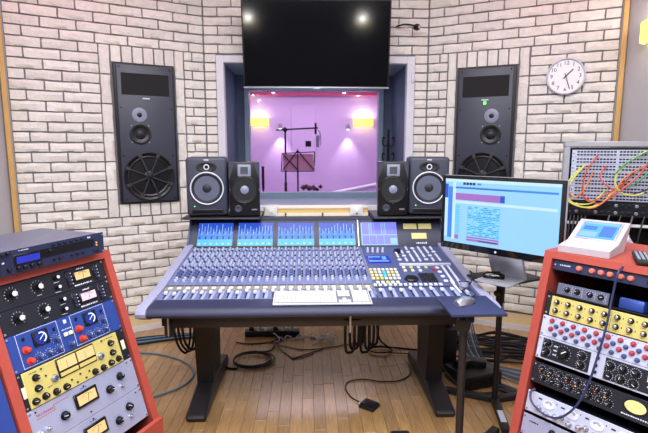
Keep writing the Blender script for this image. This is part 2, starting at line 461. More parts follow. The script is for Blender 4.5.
def sconce(M, label, power, group=None, name='wall_sconce'):
    t = thing(name, label, 'lamp', M, group)
    mb = MB(); n = 14; vs = []
    R0, H = .17, .13
    for z in (0, H):
        for i in range(n + 1):
            a_ = pi * i / n; vs.append((-R0 * cos(a_), -.11 * sin(a_) - .012, z))
    for z in (0, H):
        for i in range(n + 1):
            a_ = pi * i / n; vs.append((-(R0 - .006) * cos(a_), -.104 * sin(a_) - .012, z))
    q = n + 1; fs = []
    for i in range(n): fs += [(i, i + 1, q + i + 1, q + i), (2 * q + i + 1, 2 * q + i, 3 * q + i, 3 * q + i + 1), (i + 1, i, 2 * q + i, 2 * q + i + 1), (q + i, q + i + 1, 3 * q + i + 1, 3 * q + i)]
    mb.add(vs, fs).build('shade', 'sconce_shade', t)
    MB().bev((-.16, -.012, .005), (.16, -.001, H - .005), .003, seg=1).build('backplate', 'silver', t)
    MB().lathe([(0, 0), (.02, .01), (.026, .04), (.018, .07), (0, .078)], (0, -.055, .028), (0, 0, 1), 12).build('bulb', 'spot_glow', t)
    l = bpy.data.lights.new('bulb_light', 'POINT'); l.energy = power; l.color = (1, .96, .92); l.shadow_soft_size = .03
    lo = bpy.data.objects.new('bulb_light', l); COL.objects.link(lo); lo.parent = t; lo.location = (0, -.055, .13)
    return t
FB = frame((0, BY1, 0), (1, 0, 0))
sconce(FB @ TR(-.86, 0, 1.87), 'yellow half round wall sconce in booth beside the microphone stand', 3)
sconce(FB @ TR(.87, 0, 1.87), 'yellow half round wall sconce in booth above the slanted white board', 4)
def spot(x, z, label, power=14):
    t = thing('spot_lamp', label, 'lamp', FB @ TR(x, 0, z))
    MB().cyl((0, 0, 0), (0, -.06, 0), .012).build('arm', 'silver', t)
    MB().lathe([(.03, .05), (.034, .0), (.028, -.03), (.022, -.03), (.022, -.02), (0, -.018)], (0, -.085, 0), (0, 0, 1), 14).build('lamp_head', 'silver', t)
    MB().lathe([(0, 0), (.02, 0), (.018, -.012), (0, -.016)], (0, -.085, -.028), (0, 0, 1), 12).build('bulb', 'spot_glow', t)
    l = bpy.data.lights.new('spot_light', 'SPOT'); l.energy = power; l.spot_size = radians(75); l.spot_blend = .7; l.color = (1, .9, 1); l.shadow_soft_size = .02
    lo = bpy.data.objects.new('spot_light', l); COL.objects.link(lo); lo.parent = t; lo.location = (0, -.09, -.06)
spot(-.50, 1.86, 'small silver spot lamp beside the boom arm on the booth wall')
spot(.61, 1.85, 'small silver spot lamp under the booth sconce by the slanted board')
for x in (-.60, .54):
    t = thing('downlight', 'small round white downlight in the pink lit booth cove', 'lamp', (x, BY1 - .15, 2.395), 'booth cove downlights')
    MB().lathe([(.028, 0), (.034, .02), (.034, .154)], (0, 0, 0), (0, 0, 1), 14).build('housing', 'silver', t)
    MB().lathe([(0, -.006), (.024, -.004), (.026, 0)], (0, 0, 0), (0, 0, 1), 12).build('bulb', 'spot_glow', t)
# booth furnishings (booth floor z = .3)
t = thing('microphone_stand', 'tall black microphone stand with long horizontal boom in booth', 'stand', (-.36, 6.6, .3))
MB().tube([(0, 0, .02), (0, 0, 1.46)], .013, sub=1).build('pole', 'black', t)
MB().cyl((0, 0, .62), (0, 0, .74), .02).build('grip', 'black', t)
for a_ in (0, 2.1, 4.2): MB().tube([(0, 0, .25), (.28 * cos(a_), .28 * sin(a_), .008)], .009, sub=1).build('leg', 'black', t)
MB().tube([(-.12, 0, 1.455), (.45, 0, 1.485)], .012, sub=1).build('boom', 'black', t)
MB().lathe([(0, -.03), (.032, -.02), (.032, .02), (0, .03)], (0, -.0, 1.46), (0, 1, 0), 14).build('clamp', 'black', t)
MB().bev((.40, -.02, 1.40), (.43, .02, 1.55), .005).build('counter_mount', 'black', t)
t = thing('studio_microphone', 'silver studio microphone hanging from the boom in booth', 'microphone', (.085, 6.6, 1.52))
MB().lathe([(0, 0), (.022, .008), (.024, .09), (.03, .10), (.03, .15), (.02, .175), (0, .18)], (0, 0, 0), (0, 0, 1), 14).build('body', 'silver', t)
MB().tube([(.036, 0, .02), (.042, 0, .1), (.03, 0, .2), (0, 0, .235)], .005).build('shock_mount', 'black', t)
MB().bev((-.17, .1, .01), (-.09, .106, .09), .004, seg=1).build('pop_shield', 'black', t)
t = thing('music_stand', 'black wire music stand holding pink sheets in booth', 'stand', (-.19, 6.5, .3))
MB().tube([(0, 0, .02), (0, 0, .92)], .012, sub=1).build('pole', 'black', t)
for a_ in (.3, 2.4, 4.5): MB().tube([(0, 0, .2), (.25 * cos(a_), .25 * sin(a_), .008)], .009, sub=1).build('leg', 'black', t)
mb = MB()
for p, q in (((-.22, .9), (.22, .9)), ((-.22, .9), (-.21, 1.14)), ((.22, .9), (.23, 1.16)), ((-.21, 1.14), (.23, 1.16)), ((0, .92), (-.2, 1.13)), ((0, 1.18), (.22, .92)), ((0, 1.18), (-.2, .92)), ((0, .9), (0, 1.2))):
    mb.tube([(p[0], -.02, p[1]), (q[0], -.02, q[1])], .007, 6, sub=1)
mb.build('desk_frame', 'black', t)
MB().box((-.2, -.012, .91), (.21, -.006, 1.13)).build('sheet', 'sheet_pink', t)
t = thing('instrument_stand', 'short black stand with small pink base in booth corner', 'stand', (-.70, 6.9, .3))
MB().tube([(0, 0, .02), (0, 0, .62)], .012, sub=1).build('pole', 'black', t); MB().cyl((0, 0, .62), (0, 0, .95), .02).build('grip', 'black', t)
MB().lathe([(.12, 0), (.12, .015), (.02, .03)], (0, 0, 0), (0, 0, 1), 16).build('base', 'booth_pink', t)
t = thing('booth_bench', 'low lilac bench under the booth spot lamps', 'bench', (.45, 7.3, .3))
MB().bev((-.55, -.25, .38), (.55, .25, .44), .01).build('seat', 'booth_wall', t)
for sx in (-.5, .5): MB().bev((sx - .03, -.22, 0), (sx + .03, .22, .38), .005).build('leg', 'booth_wall', t)
mb = MB(); mb.bev((-.48, -.12, .0), (.48, .12, .05), .01, M=TR(.52, 6.3, .93) @ Matrix.Rotation(radians(-11), 4, 'Y'))
mb.bev((-.05, -.05, .3), (.05, .05, .86), .01, M=TR(.52, 6.3, 0)); mb.bev((-.3, -.15, .3), (.3, .15, .33), .005, M=TR(.52, 6.3, 0))
tag(mb.build('slanted_board', 'window_white'), 'slanted white board on a post in the booth', 'board')
mb = MB()
for i in range(16):
    a_ = i * 2.4; r_ = .02 + .008 * i
    mb.lathe([(0, -.03), (.03, 0), (0, .03)], (-.02 + r_ * cos(a_), 5.85 + .3 * r_ * sin(a_), 1.01 + .05 * random.random() - r_ * .1), (random.random(), random.random(), 1), 7)
mb.box((-.14, 5.75, .3), (.12, 5.95, .97))
tag(mb.build('flower_box', 'vest'), 'dark tufted plant box behind the booth window sill', 'plant')
mb = MB().bev((-.32, 7.975, 1.3), (.08, 7.999, 2.2), .004, seg=1)
tag(mb.build('wall_panel', 'booth_wall'), 'pale flat acoustic panel on the booth rear wall', 'panel')
# small stand added in the reveal for a dark silhouette reflected in the glass
t = thing('coat_stand_silhouette', 'black curly coat stand silhouette, added for a reflection in the window glass', 'stand', (.77, 4.9, .975))
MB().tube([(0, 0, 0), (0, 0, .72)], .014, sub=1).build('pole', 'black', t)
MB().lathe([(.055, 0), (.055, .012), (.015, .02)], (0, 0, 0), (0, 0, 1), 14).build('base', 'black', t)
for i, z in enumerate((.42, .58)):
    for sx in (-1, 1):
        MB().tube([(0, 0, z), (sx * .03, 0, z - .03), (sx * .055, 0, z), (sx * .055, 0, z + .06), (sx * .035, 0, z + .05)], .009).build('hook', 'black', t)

# ------------------------------------------------------------------ television
TVM = frame((.023, 4.19, 2.372), (1, 0, 0)) @ Matrix.Rotation(radians(6.5), 4, 'X')
t = thing('television', 'large black flat television hung above the studio window', 'television', TVM)
MB().bev((-.625, -.02, -.357), (.625, .03, .357), .008).build('housing', 'black', t)
MB().box((-.612, -.0225, -.335), (.612, -.0198, .347)).build('screen', 'tv_screen', t)
MB().bev((-.625, -.026, -.357), (.625, -.0195, -.343), .002).build('bottom_bezel', 'silver', t)
MB().bev((-.03, -.028, -.366), (.03, -.012, -.352), .002).build('logo_plate', 'silver', t)
MB().box((-.2, .03, -.15), (.2, .15, .15)).build('wall_bracket', 'black_metal', t)
t = thing('wall_camera', 'small black ball headed device on a thin arm beside the television', 'camera', (.90, 4.30, 2.55))
MB().lathe([(0, -.03), (.024, -.02), (.03, 0), (.024, .022), (0, .03)], (0, 0, 0), (.6, -.8, -.1), 16).build('camera_head', 'black', t)
MB().lathe([(.016, .026), (.016, .034), (0, .034)], (0, 0, 0), (.6, -.8, -.1), 12).build('lens', 'chrome', t)
MB().tube([(0, 0, .01), (-.1, .03, .03), (-.16, .112, .03)], .008).build('arm', 'black', t)

# ------------------------------------------------------------------ loudspeakers in the wall
def soffit(F, sg, label):
    """local origin: bottom centre of the cabinet on the brick face; sg mirrors the driver offset"""
    t = thing('wall_loudspeaker', label, 'loudspeaker', F @ TR(.514 * sg, 0, 1.04))
    MB().bev((-.243, -.022, 0), (.243, .02, 1.157), .004, seg=1).build('cabinet', 'spk_cab', t)
    MB().bev((-.222, -.040, .012), (.222, -.0215, 1.145), .005).build('baffle', 'spk_baffle', t)
    y = -.040
    MB().bev((-.19, y - .004, .905), (.19, y + .001, 1.08), .002, seg=1).build('grille', 'grille', t)
    MB().bev((-.03, y - .004, .872), (.03, y + .001, .884), .002, seg=1).build('badge', 'print_white', t)
    if sg > 0: MB().bev((-.012, y - .002, .84), (.012, y + .001, .866), .002, seg=1).build('sticker', 'led_green', t)
    dx = .06 * sg
    MB().lathe([(.060, 0), (.060, .004), (.056, .006), (.02, .003), (.02, -.001)], (dx, y, .742), (0, -1, 0), 28).build('tweeter_plate', 'cone_light', t)
    MB().lathe([(.021, .001), (.019, .006), (.012, .010), (0, .013)], (dx, y, .742), (0, -1, 0), 18).build('tweeter_dome', 'knob_black', t)
    MB().lathe([(.086, 0), (.086, .008), (.080, .010), (.062, .004), (.046, .001)], (dx, y, .585), (0, -1, 0), 30, cap=False).build('midrange_ring', 'spk_cab', t)
    MB().lathe([(.044, .001), (.038, .012), (.022, .021), (0, .025)], (dx, y, .585), (0, -1, 0), 24).build('midrange_dome', 'cone', t)
    for i in range(4):
        a_ = pi / 4 + i * pi / 2
        MB().cyl((dx + .098 * cos(a_), y, .585 + .098 * sin(a_)), (dx + .098 * cos(a_), y - .003, .585 + .098 * sin(a_)), .005, n=8).build('screw', 'silver', t)
    for sx in (-1, 1):
        for z in (.03, 1.125, .40, .80): MB().cyl((sx * .2, y, z), (sx * .2, y - .003, z), .006, n=8).build('screw', 'black_gloss', t)
    c = (.004 * sg, y, .226)
    MB().lathe([(.206, 0), (.206, .014), (.199, .018), (.190, .016), (.182, .012), (.175, .012)], c, (0, -1, 0), 44, cap=False).build('woofer_ring', 'spk_cab', t)
    MB().lathe([(.177, .011), (.166, .0165), (.154, .011), (.06, .001), (.05, .010), (.03, .016), (0, .017)], c, (0, -1, 0), 40, m=[1, 1, 0, 0, 1, 1]).build('woofer_cone', ['cone', 'spk_cab'], t)
    MB().lathe([(.032, .016), (.03, .03), (.012, .034), (0, .034)], c, (0, -1, 0), 16).build('phase_hub', 'black_metal', t)
    for i in range(8):
        a_ = pi / 8 + i * pi / 4
        M = TR(*c) @ Matrix.Rotation(-a_, 4, 'Y')
        MB().bev((.02, -.032, -.0055), (.178, -.018, .0055), .002, seg=1, M=M).bev((.165, -.032, -.014), (.202, -.006, .014), .003, seg=1, M=M).build('spoke', 'spoke_grey', t)
    return t
soffit(FL, -1, 'tall black three way loudspeaker set in the left brick wall')
soffit(FR, 1, 'tall black three way loudspeaker with green sticker in brick wall by the clock')

# ------------------------------------------------------------------ wall clock
t = thing('wall_clock', 'round white wall clock with black numerals on the brick wall', 'clock', FR @ TR(1.127, -.003, 2.08))
MB().lathe([(.143, -.0), (.145, .012), (.143, .028), (.137, .033), (.130, .026), (.129, .018)], (0, 0, 0), (0, -1, 0), 48, cap=False).build('rim', 'ring_white', t)
MB().lathe([(.131, .010), (.131, .018), (0, .018)], (0, 0, 0), (0, -1, 0), 40).build('dial', 'clock_white', t)
for h in range(1, 13):
    a_ = pi / 2 - h * pi / 6
    text(str(h), .043, 'numeral', 'knob_black', t, .104 * cos(a_), -.019, .104 * sin(a_))
def hand(ang, ln, w, name):
    MB().bev((-w, -.024, -.025), (w, -.021, ln), .001, seg=1, M=Matrix.Rotation(ang, 4, 'Y')).build(name, 'knob_black', t)
hand(radians(43.5), .075, .004, 'hour_hand'); hand(radians(162), .105, .003, 'minute_hand')
MB().cyl((0, -.018, 0), (0, -.027, 0), .007).build('hub', 'knob_black', t)

FWR = frame((XR, 0, 0), (0, -1, 0))
sconce(FWR @ TR(-3.33, 0, 2.25), 'yellow green wall sconce on the grey right side wall', 2)
FBK = frame((0, YB, 0), (-1, 0, 0))
for x in (-1.32, 1.15):
    sconce(FBK @ TR(-x, 0, 2.62), 'yellow half round sconce on the dark rear wall', 16, 'rear wall sconces')

# ------------------------------------------------------------------ mixing console
CY = 2.75
con = thing('mixing_console', 'large lavender grey mixing console with screens on black legs', 'mixing console', (0, CY, 0))
U = TR(0, -CY, 0)
def cp(mb, name, mats, parent=con, label=None, smooth=True):
    o = mb.build(name, mats, parent, None, smooth); 
    if label: o['label'] = label
    return o
def cmb(): return MB()
PROF = [(2.35, .742), (2.51, .753), (2.73, .786), (3.16, .838)]
def pz(y):
    for (a, b), (c, d) in zip(PROF, PROF[1:]):
        if y <= c: return b + (d - b) * (y - a) / (c - a), atan2(d - b, c - a)
    return PROF[-1][1], atan2(PROF[-1][1] - PROF[-2][1], PROF[-1][0] - PROF[-2][0])
def Y(poly): return [(y - CY, z) for y, z in poly]
cheek = [(2.19, .705), (2.188, .722), (2.198, .738), (2.23, .746), (2.51, .764), (2.73, .797), (3.0, .832), (3.2, .862), (3.2, .72), (2.5, .66), (2.27, .668)]
for sx in (-1, 1):
    cp(MB().prism(Y(cheek), *sorted((sx * .832, sx * .880))), 'cheek', 'lavender')
cp(MB().prism(Y(PROF + [(3.16, .70), (2.35, .70)]), -.831, .295, 0), 'channel_panel', 'console_face')
cp(MB().prism(Y(PROF + [(3.16, .70), (2.35, .70)]), .301, .831, 0), 'master_panel', 'console_dark')
cp(MB().prism(Y([(3.16, .838 + .003), (2.73, .786 + .005), (2.51, .753 + .005), (2.38, .746 + .004), (2.38, .74), (3.16, .83)]), .2955, .3005), 'section_strip', 'silver')
arm = [(2.35, .742), (2.24, .742), (2.215, .738), (2.2, .724), (2.197, .71), (2.205, .697), (2.23, .689), (2.35, .689)]
cp(MB().prism(Y(arm), -.831, .831), 'armrest', 'armrest')
cp(MB().box((-.80, 2.33 - CY, .61), (.80, 3.55 - CY, .688)), 'underbody', 'leg_black')
cp(MB().bev((-.735, 2.262 - CY, .625), (.76, 2.32 - CY, .688), .004), 'front_apron', 'leg_black')
mb = MB()
for x0 in (-.58, -.30, -.02, .12, .38): mb.box((x0, 2.2605 - CY, .655), (x0 + .22, 2.2625 - CY, .662))
cp(mb, 'apron_slot', 'knob_black')
cp(MB().prism(Y([(2.255, .688), (2.255, .60), (2.275, .575), (2.33, .575), (2.36, .61), (2.36, .688)]), -.765, -.735), 'end_bracket', 'leg_black')
cp(MB().tube([(-.745, 2.252 - CY, .68), (-.745, 2.252 - CY, .59)], .004, sub=1), 'cable_sleeve', 'silver')
cp(MB().cyl((.15, 2.255 - CY, .688), (.15, 2.255 - CY, .595), .006), 'support_rod', 'silver')
for sx, cx in ((-1, -.683), (1, .712)):
    o = cp(MB().prism(Y([(2.74, .06), (2.96, .06), (3.0, .61), (2.68, .61)]), cx - .05, cx + .05), 'leg', 'leg_black')
    foot = [(2.46, .012), (2.455, .03), (2.47, .046), (2.72, .095), (2.98, .10), (3.22, .06), (3.25, .02), (3.24, 0), (2.47, 0)]
    fo = cp(MB().prism(Y(foot), cx - .055, cx + .055), 'foot', 'leg_black', o); md = fo.modifiers.new('round', 'BEVEL'); md.width = .018; md.segments = 3; md.limit_method = 'ANGLE'; md.angle_limit = radians(60)
cp(MB().bev((-.633, 2.82 - CY, .30), (.662, 2.85 - CY, .52), .003, seg=1), 'modesty_panel', 'leg_black') if False else None
# meter bridge
br = cp(MB().prism(Y([(3.165, .838), (3.285, 1.002), (3.30, 1.012), (3.62, 1.012), (3.64, .99), (3.64, .72), (3.165, .72)]), -.862, .868), 'meter_bridge', 'bridge_grey')
for sx, x0, x1 in ((-1, -.874, -.862), (1, .868, .880)):
    cp(MB().prism(Y([(3.15, .84), (3.275, 1.005), (3.30, 1.0125), (3.62, 1.0125), (3.645, .99), (3.645, .72), (3.15, .72)]), x0, x1), 'end_cap', 'console_dark')
tb = atan2(1.002 - .838, 3.285 - 3.165)
FBR = frame((0, 3.165 - CY, .838), (1, 0, 0), (0, cos(tb), sin(tb)))   # local x right, z up the sloping face, -y toward the operator
BH = sqrt(.164 ** 2 + .12 ** 2)
SCR = ((-.809, -.571), (-.537, -.298), (-.264, -.016), (.018, .267))
for k, (x0, x1) in enumerate(SCR):
    mb = MB(); y = -.004; w = x1 - x0; h0, h1 = .012, BH - .016
    mb.box((x0, -.004, h0), (x1, .0, h1), 0)
    n = 6; p = w / n; mb.flat(x0, x1, h0, h0 + .05, -.0044, 4)
    mb.flat(x0, x1, h0 + (h1 - h0) * .62, h1, -.0046, 1)
    for i in range(n):
        xa = x0 + i * p
        mb.flat(xa + p * .25, xa + p * .5, h0 + .052, h0 + .075, -.005, 2)
        mb.flat(xa + p * .60, xa + p * .68, h0 + .085, h0 + random.uniform(.12, .17), -.005, 3)
        mb.flat(xa + p * .1, xa + p * .2, h0 + .11, h0 + random.uniform(.125, .17), -.005, 3)
        mb.flat(xa + p * .3, xa + p * .48, h0 + .092, h0 + .108, -.005, 2)
        mb.flat(xa + p * .04, xa + p * .96, h0 + .036, h0 + .045, -.0052, 4)
        mb.lathe([(.009, 0), (.009, .0004), (0, .0004)], (xa + p * .35, -.004, h0 + .018), (0, -1, 0), 8, 5)
    o = mb.build('meter_screen', ['scr_blue', 'scr_deep', 'scr_navy', 'scr_sky', 'scr_cyan', 'scr_pale'], br, FBR, smooth=False)
    mb = MB(); f = .006; mb.box((x0 - f, -.007, h0 - f), (x1 + f, 0, h0)); mb.box((x0 - f, -.007, h1), (x1 + f, 0, h1 + f)); mb.box((x0 - f, -.007, h0), (x0, 0, h1)); mb.box((x1, -.007, h0), (x1 + f, 0, h1))
    mb.build('screen_frame', 'knob_black', br, FBR, smooth=False)
x0, x1 = .309, .559
mb = MB(); mb.box((x0, -.004, .012), (x1, 0, BH - .016))
for a_, b_, c_, d_ in ((.00, 1, .44, .48), (.22, .24, .48, 1), (.28, .30, .48, 1), (.36, .37, .48, 1), (.56, .58, .48, 1), (.62, .63, .48, 1), (.66, .68, .48, 1), (.22, .23, 0, .44), (.42, .43, 0, .44), (.62, .63, 0, .44), (.8, .98, .05, .32), (0, .03, 0, 1), (0, 1, 0, .03)):
    mb.flat(x0 + a_ * .25, x0 + b_ * .25, .012 + c_ * .168, .012 + d_ * .168, -.0046, 1)
mb.build('waveform_screen', ['scr_purple', 'scr_sky'], br, FBR, smooth=False)
MB().box((.285, -.012, .002), (.291, 0, BH - .002)).build('divider_post', 'silver', br, FBR)
for (a_, b_, c_, d_) in ((.607, .700, .134, .176), (.712, .803, .134, .176), (.658, .762, .058, .102)):
    MB().box((a_, -.004, c_), (b_, 0, d_)).build('label_window', 'label_yellow', br, FBR, smooth=False)
mb = MB()
for i in range(6): mb.box((.685 + i * .013, -.0008, .022), (.694 + i * .013, 0, .034 if i % 2 else .030))
tag(mb.build('panel_lettering', 'print_white', br, FBR, smooth=False), kind='stuff')
# surface knobs: too small to pick apart, one joined part for each colour
NCH = 24; CW = 1.11 / NCH
banks = {k: MB() for k in ('knob_light', 'knob_blue', 'knob_dark', 'white_btn')}
def surf(x, y):
    z, a_ = pz(y); return V((x, y - CY, z)), V((0, -sin(a_), cos(a_)))
def dot(kind, x, y, r, h, n=7):
    p, nn = surf(x, y); banks[kind].lathe([(r, 0), (r * .85, h)], p, nn, n, 0)
def pad(mb, x0, x1, y0, y1, h, m=0, lift=0.):
    z0, a0 = pz(y0); z1, a1 = pz(y1)
    vs = [(x0, y0 - CY, z0 + lift), (x1, y0 - CY, z0 + lift), (x1, y1 - CY, z1 + lift), (x0, y1 - CY, z1 + lift)]
    mb.add(vs + [(a, b, c + h) for a, b, c in vs], [(3, 2, 1, 0), (4, 5, 6, 7), (0, 1, 5, 4), (1, 2, 6, 5), (2, 3, 7, 6), (3, 0, 4, 7)], m)
strip = MB()
for c in range(NCH):
    xc = -.822 + CW * (c + .5)
    pad(strip, xc + CW * .47, xc + CW * .5, 2.365, 3.15, .0012)
    for r in range(17):
        y = 3.135 - r * .0335
        if r < 12:
            dot('knob_light' if (r % 4) != 2 else 'knob_blue', xc - CW * .2, y, .0065, .014)
            dot('knob_dark' if (r % 3) == 1 else 'knob_light', xc + CW * .22, y - .012, .0055, .011)
        elif r < 15:
            dot('knob_blue', xc - CW * .12, y, .0105, .015, 8); dot('knob_dark', xc + CW * .28, y - .01, .005, .010)
        else:
            dot('knob_light', xc, y, .008, .013, 8)
tag(cp(strip, 'strip_line', 'lavender'), kind='stuff')
for k, b_ in banks.items():
    if b_.v: tag(cp(b_, 'knob_bank', k), kind='stuff')
mb = MB(); pad(mb, -.828, .293, 2.535, 2.545, .002); pad(mb, .303, .828, 2.495, 2.503, .002); cp(mb, 'slot', 'knob_black', smooth=False)
mb = MB(); pad(mb, -.828, .293, 2.475, 2.532, .003); cp(mb, 'button_strip', 'strip_gold', smooth=False)
me_btn = MB().bev((-.012, -.012, 0), (.012, .012, .009), .003, seg=1).mesh('button', ['white_btn'], False)
def on_surf(me, name, x, y, rot=0):
    z, a_ = pz(y); return inst(me, name, con, TR(x, y - CY, z) @ Matrix.Rotation(a_, 4, 'X') @ Matrix.Rotation(rot, 4, 'Z'))
fc = MB().bev((-.0085, -.014, .004), (.0085, .014, .018), .003, seg=1).mesh('fader_cap', ['white_btn'], False)
mb = MB(); fs_ = MB()
for c in range(NCH):
    xc = -.822 + CW * (c + .5)
    on_surf(me_btn, 'channel_button', xc, 2.503)
    pad(mb, xc - .0035, xc + .0035, 2.365, 2.465, .0016); pad(fs_, xc + .006, xc + .019, 2.356, 2.468, .0012)
    fy = random.uniform(2.437, 2.455) if -.27 < xc < .3 else random.uniform(2.405, 2.45)
    on_surf(fc, 'fader_cap', xc, fy)
for c in range(9):
    xc = .325 + c * .055
    pad(fs_, xc + .008, xc + .026, 2.356, 2.485, .0012); pad(mb, xc - .0035, xc + .0035, 2.365, 2.48, .0016); on_surf(fc, 'fader_cap', xc, random.uniform(2.42, 2.46))
cp(mb, 'fader_slot', 'knob_black', smooth=False); cp(fs_, 'fader_stripe', 'stripe', smooth=False)
# master section
mb = MB(); pad(mb, .312, .458, 2.85, 2.975, .006); cp(mb, 'display', 'lcd_blue', smooth=False)
mb = MB(); pad(mb, .325, .40, 2.94, 2.955, .001, 0, .006); pad(mb, .325, .445, 2.865, 2.885, .001, 0, .006); pad(mb, .41, .435, 2.90, 2.955, .001, 0, .006); cp(mb, 'display_text', 'lcd_cyan', smooth=False)
cols = ['white_btn', 'cream_btn', 'yellow_btn', 'cyan_btn']; bm_ = {c: MB().bev((-.009, -.012, 0), (.009, .012, .009), .002, seg=1).mesh('button', [c], False) for c in cols}
pat = ['2121', '0212', '1012', '0331', '1020', '1201', '0110']
for i, s_ in enumerate(pat):
    for j, ch in enumerate(s_): on_surf(bm_[cols[int(ch)]], 'button', .312 + i * .0245, 2.735 - j * .042)
for i in range(5): on_surf(bm_['cream_btn'] if i != 2 else bm_['yellow_btn'], 'button', .33 + i * .028, 2.555)
for i in range(14): on_surf(bm_['white_btn'], 'button', .31 + i * .028, 2.522)
for i in range(4): 
    p, nn = surf(.335 + i * .033, 3.06); MB().lathe([(.009, 0), (.007, .03), (0, .031)], p, nn, 10).build('toggle', 'white_btn', con)
p, nn = surf(.528, 2.60); MB().lathe([(.040, 0), (.040, .008), (.034, .013), (.02, .010), (0, .009)], p, nn, 28).build('jog_wheel', 'knob_black', con)
p, nn = surf(.53, 3.05); MB().lathe([(.024, 0), (.022, .02), (0, .022)], p, nn, 18).build('monitor_knob', 'knob_black', con)
kb = MB().bev((-.008, -.009, 0), (.008, .009, .008), .002, seg=1).mesh('key', ['knob_black'], False)
for i in range(5):
    for j in range(5): on_surf(kb, 'keypad_key', .588 + i * .019, 2.665 - j * .024)
mb = MB(); pad(mb, .50, .815, 2.805, 2.822, .010); cp(mb, 'light_bar', 'white_btn', smooth=False)
lb = MB().bev((-.007, -.03, 0), (.007, .03, .010), .003, seg=1).mesh('long_button', ['white_btn'], False)
for i in range(1, 8):
    for j in range(4): on_surf(lb if (i + j) % 4 else me_btn, 'button', .475 + i * .042 - (.05 if i == 0 else 0), 3.115 - j * .072, 0) if not (i in (1, 2) and j == 0) else None
for i in range(3):
    for j in range(4): on_surf(lb if i else me_btn, 'button', .715 + i * .036, 2.755 - j * .063)
for i, ch in enumerate('1202113'):
    on_surf(bm_[cols[int(ch) % 3]], 'button', .515 + (i % 4) * .045, 2.765 - (i // 4) * .05)
rb = MB().bev((-.012, -.014, 0), (.012, .014, .01), .003, seg=1).mesh('button', ['red_btn'], False)
on_surf(rb, 'record_button', .695, 2.735)
for i in range(2):
    for j in range(3): on_surf(lb, 'button', .745 + i * .04, 2.545 - j * .06)

# ------------------------------------------------------------------ things on the console
za, aa = pz(2.4)
kM = TR(.012, 2.232, .7445) @ Matrix.Rotation(radians(3.2), 4, 'X')
t = thing('computer_keyboard', 'white full size computer keyboard lying on the mixing console', 'keyboard', kM)
MB().bev((-.245, 0, 0), (.245, .178, .010), .004).build('body', 'keyboard_white', t)
MB().box((-.238, .008, .0098), (.238, .170, .0108)).build('key_bed', 'key_gap', t, smooth=False)
ks = MB()
for r in range(6):
    y0 = .012 + r * .026
    for i in range(15):
        x0 = -.235 + i * .0205
        if r == 0 and 4 <= i <= 8:
            if i == 4: ks.bev((x0, y0, .0105), (x0 + 5 * .0205 - .002, y0 + .023, .015), .0015, seg=1)
            continue
        ks.bev((x0, y0, .0105), (x0 + .0185, y0 + .023, .015), .0015, seg=1)
    for i in range(3):
        if r in (2,) or (r == 1 and i != 1): continue
        ks.bev((.080 + i * .0205, y0, .0105), (.0985 + i * .0205, y0 + .023, .015), .0015, seg=1)
    for i in range(4): ks.bev((.152 + i * .0205, y0, .0105), (.1705 + i * .0205, y0 + .023, .015), .0015, seg=1)
tag(ks.build('keys', 'key_white', t, smooth=False), kind='stuff')

def shelf(x0, x1, label):
    return tag(MB().prism([(3.19, 1.03), (3.20, 1.04), (3.56, 1.04), (3.56, 1.0135), (3.27, 1.0135)], x0, x1).build('speaker_shelf', 'black'), label, 'shelf')
shelf(-.905, -.385, 'black speaker shelf on the meter bridge, under monitors beside the left brick wall')
shelf(.395, .935, 'black speaker shelf on the meter bridge, under monitors behind computer display')

def ringspk(x, rz, label):
    t = thing('studio_monitor', label, 'loudspeaker', TR(x, 3.24, 1.0405) @ Matrix.Rotation(rz, 4, 'Z'), 'ring framed studio monitors')
    MB().bev((-.137, 0, .006), (.137, .27, .405), .022, seg=3).build('cabinet', 'monitor_grey', t)
    for sx in (-.1, .1): MB().bev((sx - .02, .03, 0), (sx + .02, .24, .008), .002, seg=1).build('foot_pad', 'rubber', t)
    c = (0, .0005, .195)
    MB().lathe([(.112, 0), (.112, .011), (.108, .014), (.104, .012), (.103, .010)], c, (0, -1, 0), 40, cap=False).build('woofer_ring', 'ring_white', t)
    MB().lathe([(.1035, .010), (.097, .014), (.089, .0105), (.084, .010)], c, (0, -1, 0), 36, cap=False).build('woofer_surround', 'rubber', t)
    MB().lathe([(.0845, .010), (.06, .0055), (.036, .001), (.033, .009), (.018, .015), (0, .017)], c, (0, -1, 0), 30, m=[0, 0, 1, 1, 1]).build('woofer_cone', ['cone_mid', 'cone'], t)
    mb = MB(); mb.lathe([(.03, 0), (.034, .003), (.028, .005), (.022, .001), (0, .001)], (0, 0, 0), (0, -1, 0), 28)
    mb.v = [(a * 2.0, b, c_ * 1.05) for a, b, c_ in mb.v]; mb.build('waveguide', 'rubber', t, TR(0, 0, .338))
    MB().lathe([(.019, .001), (.019, .006), (.014, .008), (.012, .003), (0, .003)], (0, 0, .338), (0, -1, 0), 20, m=[0, 0, 0, 1]).build('tweeter', ['ring_white', 'knob_black'], t)
    MB().bev((-.105, -.002, .024), (.105, .006, .052), .004).build('port_slot', 'knob_black', t)
    MB().cyl((-.085, .002, .073), (-.085, -.003, .073), .004, n=8).build('power_led', 'led_green', t)
    MB().bev((-.016, -.0015, .382), (.016, .002, .389), .001, seg=1).build('badge', 'print_white', t)
    return t
ringspk(-.740, radians(7), 'dark grey studio monitor with white ring around woofer, beside left brick wall')
ringspk(.775, radians(-7), 'dark grey studio monitor with white ring around woofer, behind computer display')
